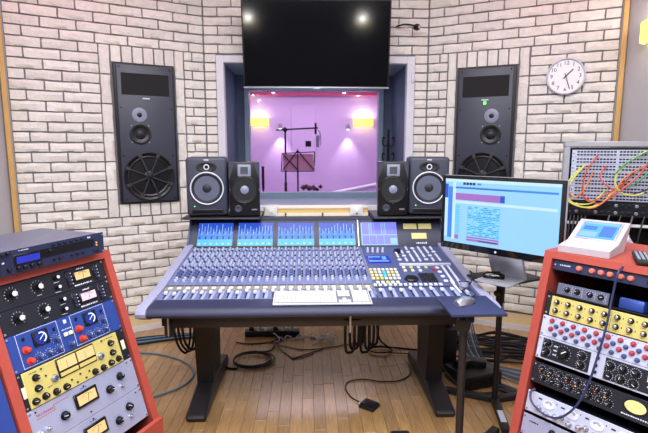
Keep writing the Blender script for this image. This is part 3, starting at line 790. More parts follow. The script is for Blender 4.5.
def ribspk(x, rz, label):
    t = thing('ribbon_monitor', label, 'loudspeaker', TR(x, 3.24, 1.0405) @ Matrix.Rotation(rz, 4, 'Z'), 'ribbon tweeter studio monitors')
    MB().bev((-.103, .0, .004), (.103, .26, .372), .006).build('cabinet', 'knob_black', t)
    for sx in (-.07, .07): MB().bev((sx - .02, .03, 0), (sx + .02, .24, .006), .002, seg=1).build('foot_pad', 'rubber', t)
    for sx in (-1, 1):
        mb = MB(); mb.add([(sx * .102, -.003, .25), (sx * .102, -.003, .371), (sx * .06, -.003, .371), (sx * .102, .001, .25), (sx * .102, .001, .371), (sx * .06, .001, .371)], [(0, 1, 2), (3, 5, 4), (0, 2, 5, 3), (0, 3, 4, 1), (1, 4, 5, 2)])
        mb.build('bevel_plate', 'monitor_grey', t, smooth=False)
    mb = MB(); mb.bev((-.044, -.008, .275), (.044, .002, .355), .004); mb.build('tweeter_plate', 'cone_light', t)
    mb = MB(); mb.box((-.024, -.0095, .292), (.024, -.0075, .338), 0)
    for i in range(6): mb.box((-.022, -.0115, .295 + i * .007), (.022, -.0095, .298 + i * .007), 1)
    mb.build('ribbon_tweeter', ['knob_black', 'silver'], t, smooth=False)
    c = (0, .0005, .185)
    MB().lathe([(.095, 0), (.095, .010), (.090, .013), (.085, .010)], c, (0, -1, 0), 36, cap=False).build('woofer_ring', 'black_metal', t)
    MB().lathe([(.0855, .010), (.081, .013), (.076, .010), (.03, .001), (.028, .010), (.015, .016), (0, .0175)], c, (0, -1, 0), 32, m=[1, 1, 0, 0, 0, 0]).build('woofer_cone', ['cone_light', 'rubber'], t)
    for i in range(4):
        a_ = i * pi / 2 + pi / 2; MB().cyl((.095 * cos(a_), 0, .185 + .095 * sin(a_)), (.095 * cos(a_), -.006, .185 + .095 * sin(a_)), .005, n=8).build('screw', 'silver', t)
    MB().lathe([(.026, 0), (.026, .003), (.02, .005), (.012, .002), (0, .002)], (-.045, .0, .055), (0, -1, 0), 8).build('bass_port', 'monitor_grey', t)
    MB().bev((.045, -.002, .042), (.082, .002, .052), .001, seg=1).build('badge', 'silver', t)
    return t
ribspk(-.487, radians(7), 'black studio monitor with square ribbon tweeter, left of the booth window view')
ribspk(.528, radians(-7), 'black studio monitor with square ribbon tweeter, nearer the computer display')
# ledge between the monitors
t = thing('wooden_ledge', 'cream and yellow wooden ledge board behind the meter bridge', 'board', (.0, 3.44, 1.0125))
MB().bev((-.38, 0, 0), (.385, .10, .024), .002, seg=1).build('lower_board', 'cream_wood', t)
MB().bev((-.38, .01, .0245), (.385, .10, .054), .002, seg=1).build('wood_strip', 'yellow_wood', t)
MB().bev((-.38, .005, .0545), (.385, .10, .070), .002, seg=1).build('upper_board', 'cream_wood', t)
for x in (-.22, .05, .30):
    MB().lathe([(.007, 0), (.007, .004), (.003, .005), (.003, .012), (.006, .014), (0, .016)], (x, .001, .020), (0, -1, 0), 8).bev((x - .004, -.006, .0), (x + .004, -.001, .02), .001, seg=1).build('hook', 'knob_black', t)
for x0, x1, lb_ in ((-.37, -.28, 'folded white paper sheet over the ledge near the left monitors'), (.25, .345, 'folded white paper sheet over the ledge near the right monitors')):
    xm = (x0 + x1) / 2; mb = MB()
    mb.add([(x0, 3.435, 1.018), (x1, 3.434, 1.014), (x1, 3.430, 1.084), (x0, 3.431, 1.084), (x0 + .01, 3.53, 1.087), (x1 + .01, 3.53, 1.087), (xm, 3.424, 1.05)], [(0, 1, 6), (1, 2, 6), (2, 3, 6), (3, 0, 6), (3, 2, 5, 4)])
    o = mb.build('paper_sheet', 'paper', smooth=False); tag(o, lb_, 'paper')
    md = o.modifiers.new('thick', 'SOLIDIFY'); md.thickness = .0012; md.offset = 1

# ------------------------------------------------------------------ computer display on its stand
DM = frame((.915, 2.385, .95), (.66, -.75, 0))
t = thing('computer_display', 'wide black framed computer display showing a blue recording session', 'monitor', DM)
MB().bev((-.331, .004, 0), (.331, .030, .408), .010).build('housing', 'alu', t)
MB().bev((-.330, -.002, .001), (.330, .004, .407), .003).build('glass_front', 'black_gloss', t)
W0, W1, H0, H1 = -.308, .308, .038, .388
mb = MB(); mb.box((W0, -.0028, H0), (W1, -.0018, H1), 0)
def sq(u0, u1, v0, v1, m, y=-.0033): mb.flat(W0 + u0 * (W1 - W0), W0 + u1 * (W1 - W0), H1 - v1 * (H1 - H0), H1 - v0 * (H1 - H0), y, m)
sq(0, 1, 0, .045, 1); sq(.0, .028, .1, .92, 1); sq(.032, .075, .12, .93, 2); sq(.075, .105, .05, .95, 1)
sq(.0, .03, .08, .30, 3, -.0036); sq(.09, .98, .115, .145, 2)
for i in range(4): sq(.175 + i * .03, .20 + i * .03, .045, .085, 4, -.0036)
sq(.31, .345, .05, .08, 2, -.0036)
for i in range(38): sq(.105 + i * .0135, .112 + i * .0135, .13, .14, 4, -.0036)
sq(.105, .55, .215, .32, 5, -.0036); sq(.52, .56, .215, .32, 3, -.0040); sq(.10, .98, .335, .375, 6)
for r in range(17):
    v = .41 + r * .027; sq(.105, .15, v, v + .017, 7); sq(.225, .525, v, v + .019, 7)
    u = .235
    while u < .51:
        w = random.uniform(.01, .04); sq(u, min(u + w, .52), v + .005, v + .013, random.choice((3, 2, 1)), -.0036); u += w + .014
sq(.225, .525, .875, .90, 5); sq(.225, .525, .91, .945, 5); sq(.34, .51, .92, .935, 4, -.0036); sq(.105, .145, .87, .94, 5)
mb.build('screen_image', ['scr_sky', 'scr_pale', 'scr_blue', 'scr_deep', 'scr_navy', 'scr_mauve', 'scr_pale', 'scr_cyan'], t, smooth=False)
MB().lathe([(.006, 0), (.006, .0006), (0, .0006)], (0, -.002, .018), (0, -1, 0), 12).build('logo', 'print_white', t)
MB().prism([(.030, .16), (.040, .16), (.178, -.136), (.178, -.146), (.165, -.146), (.030, .12)], -.095, .095).build('stand_neck', 'alu', t)
MB().bev((-.095, -.03, -.1485), (.095, .178, -.1405), .003).build('stand_foot', 'alu', t)
FT = frame((1.036, 2.533, 0), (.42, -.9, 0))
t = thing('display_stand', 'black tray stand on a pole carrying the computer display', 'stand', FT)
MB().bev((-.125, -.165, .787), (.125, .165, .801), .004).build('tray', 'leg_black', t)
pp = FT.inverted() @ V((1.053, 2.621, 0))
MB().cyl((pp.x, pp.y, .03), (pp.x, pp.y, .787), .017).build('pole', 'leg_black', t)
MB().cyl((pp.x, pp.y, .62), (pp.x, pp.y, .74), .024).build('collar', 'black', t)
MB().lathe([(.012, 0), (.018, .012), (.018, .024), (0, .026)], (pp.x + .0, pp.y - .02, .68), (.5, -1, 0), 12).build('clamp_knob', 'black', t)
for gx, gy in ((.790, 2.745), (1.30, 2.68), (.985, 2.29)):
    g = FT.inverted() @ V((gx, gy, 0)); d = V((g.x - pp.x, g.y - pp.y, 0)); L_ = d.length; a_ = atan2(d.y, d.x)
    MB().bev((0, -.022, .004), (L_, .022, .034), .004, M=TR(pp.x, pp.y, 0) @ Matrix.Rotation(a_, 4, 'Z')).build('base_leg', 'leg_black', t)
    if gy < 2.4: MB().box((L_ * .45, -.016, .0341), (L_ * .8, .016, .0348), M=TR(pp.x, pp.y, 0) @ Matrix.Rotation(a_, 4, 'Z')).build('sticker', 'print_white', t)
def mouse(M, body, btn, label, cat='mouse'):
    t = thing('computer_mouse', label, cat, M)
    mb = MB(); nx, ny = 9, 7; vs = []; fs = []
    for i in range(nx):
        u = i / (nx - 1)
        for j in range(ny):
            v_ = -1 + 2 * j / (ny - 1); w = .031 * (sin(pi * (.12 + .80 * u)) ** .45)
            vs.append(((v_ * w), -.055 + .11 * u, .006 + .030 * (sin(pi * (.15 + .72 * u)) ** .8) * max(0, 1 - abs(v_) ** 3)))
    for i in range(nx - 1):
        for j in range(ny - 1): a = i * ny + j; fs.append((a, a + 1, a + ny + 1, a + ny))
    k = len(vs); ring_ = [j for j in range(ny)] + [i * ny + ny - 1 for i in range(1, nx)] + [(nx - 1) * ny + j for j in range(ny - 2, -1, -1)] + [i * ny for i in range(nx - 2, 0, -1)]
    vs += [(vs[q][0] * .96, vs[q][1] * .98, 0) for q in ring_]; fs += [(ring_[q], ring_[(q + 1) % len(ring_)], k + (q + 1) % len(ring_), k + q) for q in range(len(ring_))]; fs.append([k + q for q in range(len(ring_))])
    mb.add(vs, fs).build('shell', body, t)
    MB().bev((-.0035, .012, .030), (.0035, .032, .038), .002).build('scroll_wheel', btn, t)
    MB().box((-.008, -.028, .0352), (.008, -.014, .0362)).build('badge', 'led_amber' if body == 'black_gloss' else 'silver', t) if body == 'black_gloss' else None
    MB().bev((-.026, -.045, -.0002), (.026, .045, .004), .001, seg=1).build('base_plate', 'rubber', t)
    return t
mouse(TR(.945, 2.463, .8102) @ Matrix.Rotation(radians(-115), 4, 'Z'), 'black_gloss', 'rubber', 'black computer mouse on the foot of the display')
t = thing('mouse_tray_stand', 'small blue black tray on a pole beside the console front', 'stand', (.652, 2.06, 0))
MB().bev((-.100, -.13, .786), (.145, .128, .80), .003).build('tray', 'tray_blue', t)
MB().cyl((0, 0, .03), (0, 0, .786), .018).build('pole', 'leg_black', t)
MB().bev((-.06, -.03, .765), (.06, .03, .786), .004).build('bracket', 'leg_black', t)
MB().lathe([(.008, 0), (.008, .03), (.032, .031), (.034, .05), (.028, .055), (0, .056)], (-.01, -.016, .722), (-.35, -.94, 0), 22).build('clamp_knob', 'black_metal', t)
for gx, gy in ((.29, .26), (-.2, .1), (.05, -.33)):
    a_ = atan2(gy, gx); L_ = sqrt(gx * gx + gy * gy)
    MB().bev((0, -.02, .004), (L_, .02, .032), .004, M=Matrix.Rotation(a_, 4, 'Z')).build('base_leg', 'leg_black', t)
mouse(TR(.652, 2.065, .8002) @ Matrix.Rotation(radians(-58), 4, 'Z'), 'silver', 'rubber', 'silver computer mouse on the small blue black tray')

# ------------------------------------------------------------------ racks
def rack(name, O, d, T, st, sb, label, lip=True):
    F = frame((O.x, O.y, 0), d); t = thing(name, label, 'rack', F)
    z0 = O.z; pr = .014
    def q(s, off=0): return (s * sin(T) - pr * cos(T) + off, z0 + s * cos(T))
    yb = st * sin(T) + .46
    top = q(st); bot = q(sb); dy = .022
    for x0, x1 in ((-.040, -.005), (.4876, .5226)):
        MB().prism([top, (yb, top[1]), (yb, 0), (bot[0], 0), bot], x0, x1).build('side_panel', 'rack_red', t, smooth=False)
    tt = q(st + .030)
    MB().prism([tt, (yb + .01, tt[1]), (yb + .01, top[1] + .0003), (top[0], top[1] + .0003)], -.042, .5246).build('top_panel', 'rack_red', t, smooth=False)
    MB().prism([(bot[0] - dy, bot[1]), (bot[0] - .001, bot[1]), (bot[0] - .001, 0), (bot[0] - dy, 0)], -.040, .5226).build('base_lip', 'rack_red', t, smooth=False)
    MB().box((-.004, yb - .03, .02), (.4866, yb - .01, top[1] - .01)).build('back_panel', 'black', t, smooth=False)
    MB().box((-.004, bot[0] + .02, .02), (.4866, yb - .035, .05)).build('bottom_panel', 'black', t, smooth=False)
    return t
dL = V((sin(radians(24)), cos(radians(24)), 0)); nL = V((dL.y, -dL.x, 0)); TL_ = radians(17.5)
OL = V((-.833, 1.994, .601)) - dL * .4826; vL = V((0, 0, cos(TL_))) - nL * sin(TL_)
PL = frame(OL, dL, vL)
dR = V((sin(radians(35.5)), -cos(radians(35.5)), 0)); nR = V((dR.y, -dR.x, 0)); TR_ = radians(15)
OR_ = V((1.0173, 1.9903, 1.0312)); vR = V((0, 0, cos(TR_))) - nR * sin(TR_)
PR = frame(OR_, dR, vR)
rack('equipment_rack', OL, dL, TL_, .450, -.290, 'red sloping equipment rack standing under the blue black effects processor')
rack('equipment_rack', OR_, dR, TR_, -.030 + .028, -.80, 'red sloping equipment rack with the pale touch controller on top')

KC = {}
def knob_mesh(r, h, body, cap=None, skirt=0., n=14):
    key = (r, h, body, cap, skirt)
    if key in KC: return KC[key]
    mb = MB(); pf = []
    if skirt: pf += [(skirt, 0), (skirt * .96, h * .22)]
    pf += [(r, h * .22 if skirt else 0), (r * .9, h * .9)]
    mats = [body, cap or body, 'print_white']
    mb.lathe(pf + [(r * .8, h)], (0, 0, 0), (0, -1, 0), n, 0)
    mb.lathe([(r * .78, h), (r * .7, h * 1.03), (0, h * 1.03)], (0, 0, 0), (0, -1, 0), n, 1)
    if not cap: mb.box((-r * .09, -h * 1.06, 0), (r * .09, -h * .4, r * .92), 2)
    KC[key] = mb.mesh('knob', mats); return KC[key]
def knob(t, me, x, z, rot=None, name='knob'):
    return inst(me, name, t, TR(x, -.0004, z) @ Matrix.Rotation(random.uniform(-2.2, 2.2) if rot is None else rot, 4, 'Y'))
scr_me = MB().lathe([(.0048, 0), (.0045, .0025), (0, .003)], (0, 0, 0), (0, -1, 0), 8).mesh('screw', ['chrome'])
def unit(P, s0, h, label, pm, name='rack_unit', depth=.16, w=.4826, x0=0., ears=True, cat='audio unit', cm='chassis', group=None):
    t = thing(name, label, cat, P @ TR(x0, 0, s0), group)
    MB().bev((.0005, 0, .0006), (w - .0005, .004, h - .0006), .001, seg=1).build('front_panel', pm, t, smooth=False)
    i = .022 if ears else .004
    MB().box((i, .0041, .003), (w - i, depth, h - .003)).build('chassis', cm, t, smooth=False)
    if ears:
        for x in (.009, w - .009):
            for z in ((.010, h - .010) if h > .06 else (h / 2,)): inst(scr_me, 'screw', t, TR(x, 0, z))
    return t
def meter(t, x0, x1, z0, z1, face, needle=.15, bez='knob_black', b=.006):
    o = MB().bev((x0 - b, -.009, z0 - b), (x1 + b, .0, z1 + b), .002, seg=1).build('vu_meter', bez, t)
    f = MB().box((x0, -.0098, z0), (x1, -.0088, z1)).build('meter_face', face, o, smooth=False)
    xm = (x0 + x1) / 2; mb = MB(); L_ = (z1 - z0) * .8
    mb.box((-.0006, -.0108, 0), (.0006, -.0100, L_), M=TR(xm, 0, z0 + .003) @ Matrix.Rotation(needle, 4, 'Y'))
    for i in range(9):
        a_ = -.75 + i * .19; r_ = (z1 - z0) * .78
        mb.box((-.0007, -.0106, r_), (.0007, -.0100, r_ + .004), M=TR(xm, 0, z0 + .003) @ Matrix.Rotation(a_, 4, 'Y'))
    mb.build('needle', 'knob_black', o, smooth=False)
    return o
def ticks(mb, x, z, r, n=11, ln=.004, w=.0007, span=2.4):
    for i in range(n):
        a_ = -span + 2 * span * i / (n - 1)
        mb.box((-w, -.0006, r), (w, 0, r + ln), M=TR(x, 0, z) @ Matrix.Rotation(a_, 4, 'Y'))
def bars(mb, x0, x1, z, h, n=7):
    """unreadable print: a line of short strokes"""
    p = (x1 - x0) / n
    for i in range(n): mb.box((x0 + i * p, -.0006, z), (x0 + i * p + p * random.uniform(.5, .85), 0, z + h * random.uniform(.7, 1)))

# left rack, top to bottom
k_big = knob_mesh(.0125, .022, 'knob_black', 'print_white', .019); k_sm = knob_mesh(.0085, .018, 'knob_black', 'print_white', .012)
for s0, lab, face in ((.356, 'black compressor with cream meter, top unit in the red rack', 'meter_cream'), (.267, 'black compressor with pinkish meter above the blue unit', 'meter_pink')):
    t = unit(PL, s0, .089, lab, 'panel_black', 'compressor'); pr_ = MB()
    for x in (.070, .170): knob(t, k_big, x, .050); ticks(pr_, x, .050, .022)
    for x, z in ((.250, .066), (.246, .028)): knob(t, k_sm, x, z); bars(pr_, x - .012, x + .012, z - .02, .003, 4)
    meter(t, .328, .398, .033, .064, face)
    bars(pr_, .322, .405, .010, .006, 9); bars(pr_, .348, .385, .074, .005, 4)
    for x in (.302, .430):
        MB().bev((x - .010, -.004, .014), (x + .010, 0, .078), .002, seg=1).build('switch_block', 'knob_black', t)
        for j in range(4):
            MB().bev((x - .006, -.009, .020 + j * .014), (x + .006, -.003, .030 + j * .014), .001, seg=1).build('switch_button', 'panel_navy', t)
            pr_.box((x + .014, -.0008, .023 + j * .014), (x + .018, 0, .027 + j * .014))
    bars(pr_, .160, .180, .018, .003, 3)
    tag(pr_.build('panel_print', 'print_white', t, smooth=False), kind='stuff')
t = unit(PL, .134, .133, 'deep blue dual compressor with red knobs and round scopes', 'panel_blue', 'compressor'); pr_ = MB()
kr = knob_mesh(.010, .020, 'red_knob', 'red_knob', .014); kb_ = knob_mesh(.009, .018, 'navy_knob', None, .013)
for xo in (0., .219):
    for a, b, c, d in ((.044, .20, .1285, .130), (.038, .196, .006, .0075), (.038, .0395, .006, .13), (.1985, .20, .006, .13)): pr_.box((a + xo, -.0006, c), (b + xo, 0, d))
    o = MB().bev((.094 + xo, -.006, .064), (.155 + xo, 0, .120), .004).build('scope', 'knob_black', t)
    MB().lathe([(.025, 0), (.025, .001), (0, .001)], (.1245 + xo, -.006, .092), (0, -1, 0), 24).build('scope_face', 'scope_blue', o)
    ar = MB()
    for i in range(12):
        a_ = -1.0 + i * .26; ar.box((-.002, -.0082, .016), (.002, -.0072, .020), M=TR(.1245 + xo, 0, .092) @ Matrix.Rotation(a_ + .8, 4, 'Y'))
    ar.box((-.0008, -.0082, -.01), (.0008, -.0072, .018), M=TR(.1245 + xo, 0, .092) @ Matrix.Rotation(.9, 4, 'Y')); ar.build('scope_scale', 'scope_line', o, smooth=False)
    for x, z in ((.062, .068), (.066, .026)): knob(t, kr, x + xo, z)
    for x, z in ((.101, .028), (.140, .028), (.180, .027), (.178, .067)): knob(t, kb_, x + xo, z); ticks(pr_, x + xo, z, .0145, 9, .003)
    for x, z in ((.062, .108), (.182, .103)): MB().bev((x + xo - .004, -.004, z - .007), (x + xo + .004, 0, z + .007), .001, seg=1).cyl((x + xo, -.003, z), (x + xo, -.012, z + .004), .002, n=6).build('toggle', 'knob_black', t)
MB().bev((.227, -.002, .107), (.240, 0, .122), .001, seg=1).build('logo_plate', 'print_white', t)
for x in (.222, .243): MB().bev((x - .008, -.006, .060), (x + .008, 0, .074), .001, seg=1).build('push_button', 'cream_btn', t)
knob(t, kb_, .232, .025); bars(pr_, .212, .254, .084, .004, 6)
tag(pr_.build('panel_print', 'print_white', t, smooth=False), kind='stuff')
t = unit(PL, 0., .1335, 'yellow cream equaliser with twin meters and black ears', 'panel_black', 'equaliser'); pr_ = MB()
MB().bev((.020, -.003, .002), (.440, -.0002, .131), .001, seg=1).build('yellow_plate', 'panel_yellow', t)
P2 = [(.064, .099), (.062, .060), (.041, .022), (.079, .023), (.121, .019), (.163, .018), (.294, .018), (.335, .017), (.376, .020), (.416, .021), (.396, .056), (.399, .096)]
kk = knob_mesh(.0095, .017, 'knob_black', None, .0135)
for x, z in P2: o = knob(t, kk, x, z); o.location.y = -.0032
kbl = knob_mesh(.0105, .014, 'silver', 'navy_knob', .015)
for x, z in ((.129, .067), (.338, .064)): o = knob(t, kbl, x, z); o.location.y = -.0032
o = MB().bev((.147, -.007, .055), (.318, -.003, .128), .002, seg=1).build('meter_frame', 'knob_black', t)
for x0, x1 in ((.153, .230), (.236, .313)):
    MB().box((x0, -.0082, .082), (x1, -.0068, .123)).build('meter_face', 'meter_cream', o, smooth=False)
    MB().box((x0 + .035, -.0088, .084), (x0 + .036, -.0080, .112)).build('needle', 'knob_black', o, smooth=False)
    MB().box((x0, -.0082, .060), (x1, -.0068, .074)).build('meter_label', 'panel_yellow', o, smooth=False)
for x, z in ((.19, .032), (.23, .038), (.27, .032), (.21, .014), (.25, .014), (.10, .09), (.09, .12), (.36, .12)): MB().cyl((x, -.003, z), (x, -.008, z), .0032, n=8).build('jack', 'knob_black', t)
for sx in (.007, .452): MB().bev((sx, -.002, .045), (sx + .018, 0, .085), .004).build('ear_slot', 'cream_btn', t)
for x0, x1, z in ((.045, .075, .118), (.095, .115, .045), (.36, .42, .118)): bars(pr_, x0, x1, z, .003, 5)
tag(pr_.build('panel_print', 'knob_black', t, M=TR(0, -.003, 0), smooth=False), kind='stuff')
ks_ = knob_mesh(.0125, .02, 'knob_black', None, .017)
for s0, lab in ((-.1335, 'silver levelling amplifier with red lettering and amber meter'), (-.267, 'silver levelling amplifier without red lettering, lowest in the red rack')):
    t = unit(PL, s0, .133, lab, 'panel_silver', 'levelling_amplifier'); pr_ = MB()
    meter(t, .186, .268, .060, .098, 'meter_cream', .3, 'knob_black', .010)
    for x, z in ((.127, .057), (.335, .057), (.399, .084)): knob(t, ks_, x, z); ticks(pr_, x, z, .020, 11, .004, .0009)
    for x, z in ((.057, .047), (.029, .047), (.394, .044)): MB().lathe([(.008, 0), (.008, .006), (.004, .007), (.003, .018), (0, .019)], (x, 0, z), (0, -1, 0), 10).build('toggle', 'chrome', t)
    for x, z in ((.03, .12), (.23, .018), (.23, .122), (.45, .12)): MB().cyl((x, 0, z), (x, -.003, z), .003, n=8).build('stud', 'knob_black', t)
    bars(pr_, .215, .245, .114, .005, 3)
    tag(pr_.build('panel_print', 'knob_blue', t, smooth=False), kind='stuff')
    if s0 > -.2:
        text('TELETRONIX', .0115, 'lettering', 'print_red', t, .062, -.0005, .105)
        MB().box((.028, -.0008, .094), (.098, 0, .0955)).box((.098, -.0008, .094), (.0995, 0, .115)).box((.0995, -.0008, .1135), (.16, 0, .115)).build('red_rule', 'print_red', t, smooth=False)
# unit on top of the left rack
FTU = frame((OL.x + -nL.x * .095, OL.y - nL.y * .095, 1.0634), dL) @ TR(-.018, 0, 0)
t = thing('effects_processor', 'blue black effects processor with blue display on top of the red rack', 'audio unit', FTU)
MB().bev((0, 0, .001), (.4826, .004, .088), .001, seg=1).build('front_panel', 'panel_navy', t, smooth=False)
MB().bev((.022, .0041, 0), (.4606, .34, .0875), .003, seg=1).build('case', 'top_case', t, smooth=False)
MB().box((.09 + .018, -.0012, .036), (.43, 0, .068)).build('dark_band', 'knob_black', t, smooth=False)
o = MB().bev((.090, -.003, .030), (.195, 0, .068), .001, seg=1).build('display_bezel', 'knob_black', t); MB().box((.099, -.0038, .036), (.187, -.0028, .060)).build('display', 'lcd_blue', o, smooth=False)
b2 = knob_mesh(.0055, .006, 'knob_black', 'knob_black')
for x in (.246, .271, .296, .323, .350, .373): knob(t, b2, x, .077, 0, 'button')
for x in (.245, .270, .323, .349, .374): knob(t, b2, x, .021, 0, 'button')
for x in (.104, .128, .155, .183): knob(t, knob_mesh(.009, .010, 'knob_black', 'knob_dark'), x, .020, 0, 'soft_knob')
for x, z in ((.07, .022), (.07, .079), (.05, .078), (.03, .022), (.23, .058), (.035, .05)): knob(t, knob_mesh(.0075, .009, 'knob_black', 'knob_dark'), x, z, 0, 'button')
pr_ = MB(); bars(pr_, .312, .400, .046, .006, 8); bars(pr_, .402, .420, .074, .008, 2); bars(pr_, .110, .150, .080, .003, 6); bars(pr_, .04, .06, .045, .006, 2); tag(pr_.build('panel_print', 'print_white', t, smooth=False), kind='stuff')
for z in (.050, .040): MB().cyl((.444, 0, z), (.444, -.002, z), .0035, n=8).build('led', 'led_amber', t)
MB().bev((.432, -.006, .012), (.450, 0, .022), .001, seg=1).build('power_switch', 'knob_black', t)
for x in (.474, .008):
    for z in (.010, .079): inst(scr_me, 'screw', t, TR(x, 0, z))
# blue cabinet standing to the left of the left rack
t = thing('blue_cabinet', 'bright blue equipment cabinet standing left of the red rack', 'cabinet', frame((OL.x, OL.y, 0), dL))
MB().prism([(-.187, .02), (.09, .90), (.36, .90), (.36, .02)], -.42, -.046).build('body', 'panel_blue', t, smooth=False)
for x in (-.40, -.10): MB().box((x, -.12, 0), (x + .03, .27, .02)).build('foot', 'rubber', t)
for x in (-.09, -.17):
    for z in (.30, .42, .55): MB().lathe([(.015, 0), (.013, .02), (0, .021)], (x, -.187 + (z - .02) * .3148, z), (0, -1, .315), 12).build('knob', 'chrome', t)

# right rack, top to bottom
t = unit(PR, -.0515, .0445, 'dark blue grey preamp with orange knobs, top of the right rack', 'panel_navy', 'preamplifier'); pr_ = MB()
ko = knob_mesh(.0115, .016, 'orange_knob', 'orange_knob')
for x in (.111, .162, .196, .230, .269, .304): knob(t, ko, x, .0235)
for x in (.37, .41): knob(t, kk, x, .022)
bars(pr_, .028, .075, .022, .006, 6); tag(pr_.build('panel_print', 'print_white', t, smooth=False), kind='stuff')
sh = thing('rack_shelf', 'dark rack shelf under the small grey unit', 'shelf', PR @ TR(0, 0, -.1555)); MB().box((.0, .0, .0), (.4826, .22, .004)).build('plate', 'black', sh); MB().box((0, 0, .0), (.02, .004, .010)).box((.4626, 0, 0), (.4826, .004, .010)).build('ear', 'black', sh)
t = unit(PR, -.1512, .049, 'small grey four knob unit on the rack shelf', 'panel_grey', 'preamplifier', ears=False, w=.205, x0=.036, depth=.15)
kg = knob_mesh(.0095, .014, 'knob_black', None, .0125); pr_ = MB()
for x in (.042, .083, .133, .175): knob(t, kg, x, .026); ticks(pr_, x, .026, .0145, 9, .003); pr_.box((x + .019, -.0006, .004), (x + .0196, 0, .044))
tag(pr_.build('panel_print', 'print_white', t, smooth=False), kind='stuff')
tag(MB().bev((.265, .03, -.1512), (.355, .12, -.105), .008).build('blue_pouch', 'panel_blue', None, PR), 'blue soft pouch on the rack shelf beside small grey unit', 'pouch')
t = unit(PR, -.2495, .0885, 'yellow channel unit with two rows of silver tipped knobs', 'panel_black', 'equaliser'); pr_ = MB()
MB().bev((.024, -.003, .002), (.4586, -.0002, .0865), .001, seg=1).build('yellow_plate', 'panel_yellow', t)
ky = knob_mesh(.0085, .016, 'knob_black', 'chrome', .0115)
for i in range(9):
    for z in (.063, .0265):
        o = knob(t, ky, .048 + .0473 * i, z); o.location.y = -.0032
        pr_.box((.048 + .0473 * i + .018, -.0036, z - .002), (.048 + .0473 * i + .021, -.003, z + .004)); pr_.box((.040 + .0473 * i, -.0036, z - .017), (.052 + .0473 * i, -.003, z - .0155))
tag(pr_.build('panel_print', 'knob_black', t, smooth=False), kind='stuff')
MB().box((.262 - .001, -.0036, .004), (.262, -.003, .084)).build('joint_line', 'knob_black', t)
t = unit(PR, -.3400, .0885, 'white equaliser with red and blue knobs in staggered rows', 'panel_white', 'equaliser'); pr_ = MB()
krd = knob_mesh(.008, .014, 'maroon_knob', 'maroon_knob', .0105); kbd = knob_mesh(.0075, .013, 'navy_knob', 'navy_knob', .0095)
for i in range(10):
    for z in (.0715, .0365): knob(t, krd, .043 + .0443 * i, z)
    if i < 9:
        for z in (.052, .017): knob(t, kbd, .064 + .0443 * i, z)
    for z in (.0605, .0255): pr_.box((.040 + .0443 * i, -.0006, z), (.046 + .0443 * i, 0, z + .0015))
    pr_.box((.055 + .0443 * i, -.0006, .079), (.058 + .0443 * i, 0, .082))
tag(pr_.build('panel_print', 'knob_dark', t, smooth=False), kind='stuff')
t = unit(PR, -.4380, .0975, 'white unit with two black inset control panels', 'panel_white', 'equaliser')
kx = knob_mesh(.0115, .017, 'knob_black', None, .0145); kX = knob_mesh(.021, .02, 'knob_black', None, .026)
for x0, x1, ks2 in ((.022, .217, ((.044, .074, 0), (.044, .037, 0), (.113, .051, 1), (.186, .066, 0), (.187, .029, 0))), (.272, .465, ((.292, .064, 0), (.336, .065, 0), (.379, .066, 0), (.289, .026, 0), (.334, .026, 0), (.377, .026, 0)))):
    o = MB().bev((x0, -.003, .008), (x1, -.0002, .091), .001, seg=1).build('inset_panel', 'panel_black', t); pr_ = MB()
    for x, z, b in ks2: q_ = knob(t, kX if b else kx, x, z); q_.location.y = -.0032; ticks(pr_, x, z, .028 if b else .0165, 13, .0035)
    for i in range(14): pr_.box((random.uniform(x0 + .06, x1 - .05), -.0006, random.uniform(.015, .085)), (0, 0, 0)) if False else None
    for i in range(4):
        for j in range(3):
            xx = x0 + .05 + i * .004 if x0 < .1 else x0 + .15 + i * .008
            pr_.box((xx, -.0006, .03 + j * .018), (xx + .0025, 0, .036 + j * .018))
    tag(pr_.build('panel_print', 'print_white', o, M=TR(0, -.003, 0), smooth=False), kind='stuff')
    if x0 > .2: MB().bev((.418, -.005, .05), (.46, -.003, .08), .001, seg=1).build('meter_face', 'meter_yellow', o)
for x, z in ((.244, .078), (.241, .048), (.242, .022)): MB().bev((x - .006, -.006, z - .006), (x + .006, 0, z + .006), .002, seg=1).build('switch', 'knob_black', t)
t = unit(PR, -.5440, .0885, 'black channel strip crowded with knobs and an oval yellow meter', 'panel_black', 'channel_strip'); pr_ = MB(); led = MB()
kq = knob_mesh(.0085, .015, 'knob_black', None, .012)
for i in range(8):
    for j, z in enumerate((.066, .030)):
        x = .040 + i * .037 + (.012 if j else 0); knob(t, kq, x, z); ticks(pr_, x, z, .0135, 9, .0028)
    for j in range(3): led.box((.030 + i * .037, -.001, .045 + j * .009), (.037 + i * .037, 0, .049 + j * .009), (i + j) % 3)
led.build('led_row', ['red_btn', 'led_amber', 'print_white'], t, smooth=False)
mb = MB().lathe([(.028, 0), (.028, .004), (.024, .005)], (0, 0, 0), (0, -1, 0), 26); mb.v = [(a * 1.5, b, c * .95) for a, b, c in mb.v]
o = mb.build('vu_meter', 'knob_black', t, TR(.398, 0, .053)); mb = MB().lathe([(.024, .005), (.023, .006), (0, .006)], (0, 0, 0), (0, -1, 0), 26); mb.v = [(a * 1.5, b, c * .95) for a, b, c in mb.v]; mb.build('meter_face', 'meter_yellow', o)
bars(pr_, .355, .45, .014, .005, 12); tag(pr_.build('panel_print', 'print_white', t, smooth=False), kind='stuff')
t = unit(PR, -.6700, .0885, 'lavender white preamp with four fan shaped dials, low in the right rack', 'panel_white', 'preamplifier'); pr_ = MB()
kz = knob_mesh(.0095, .018, 'silver', 'chrome', .012)
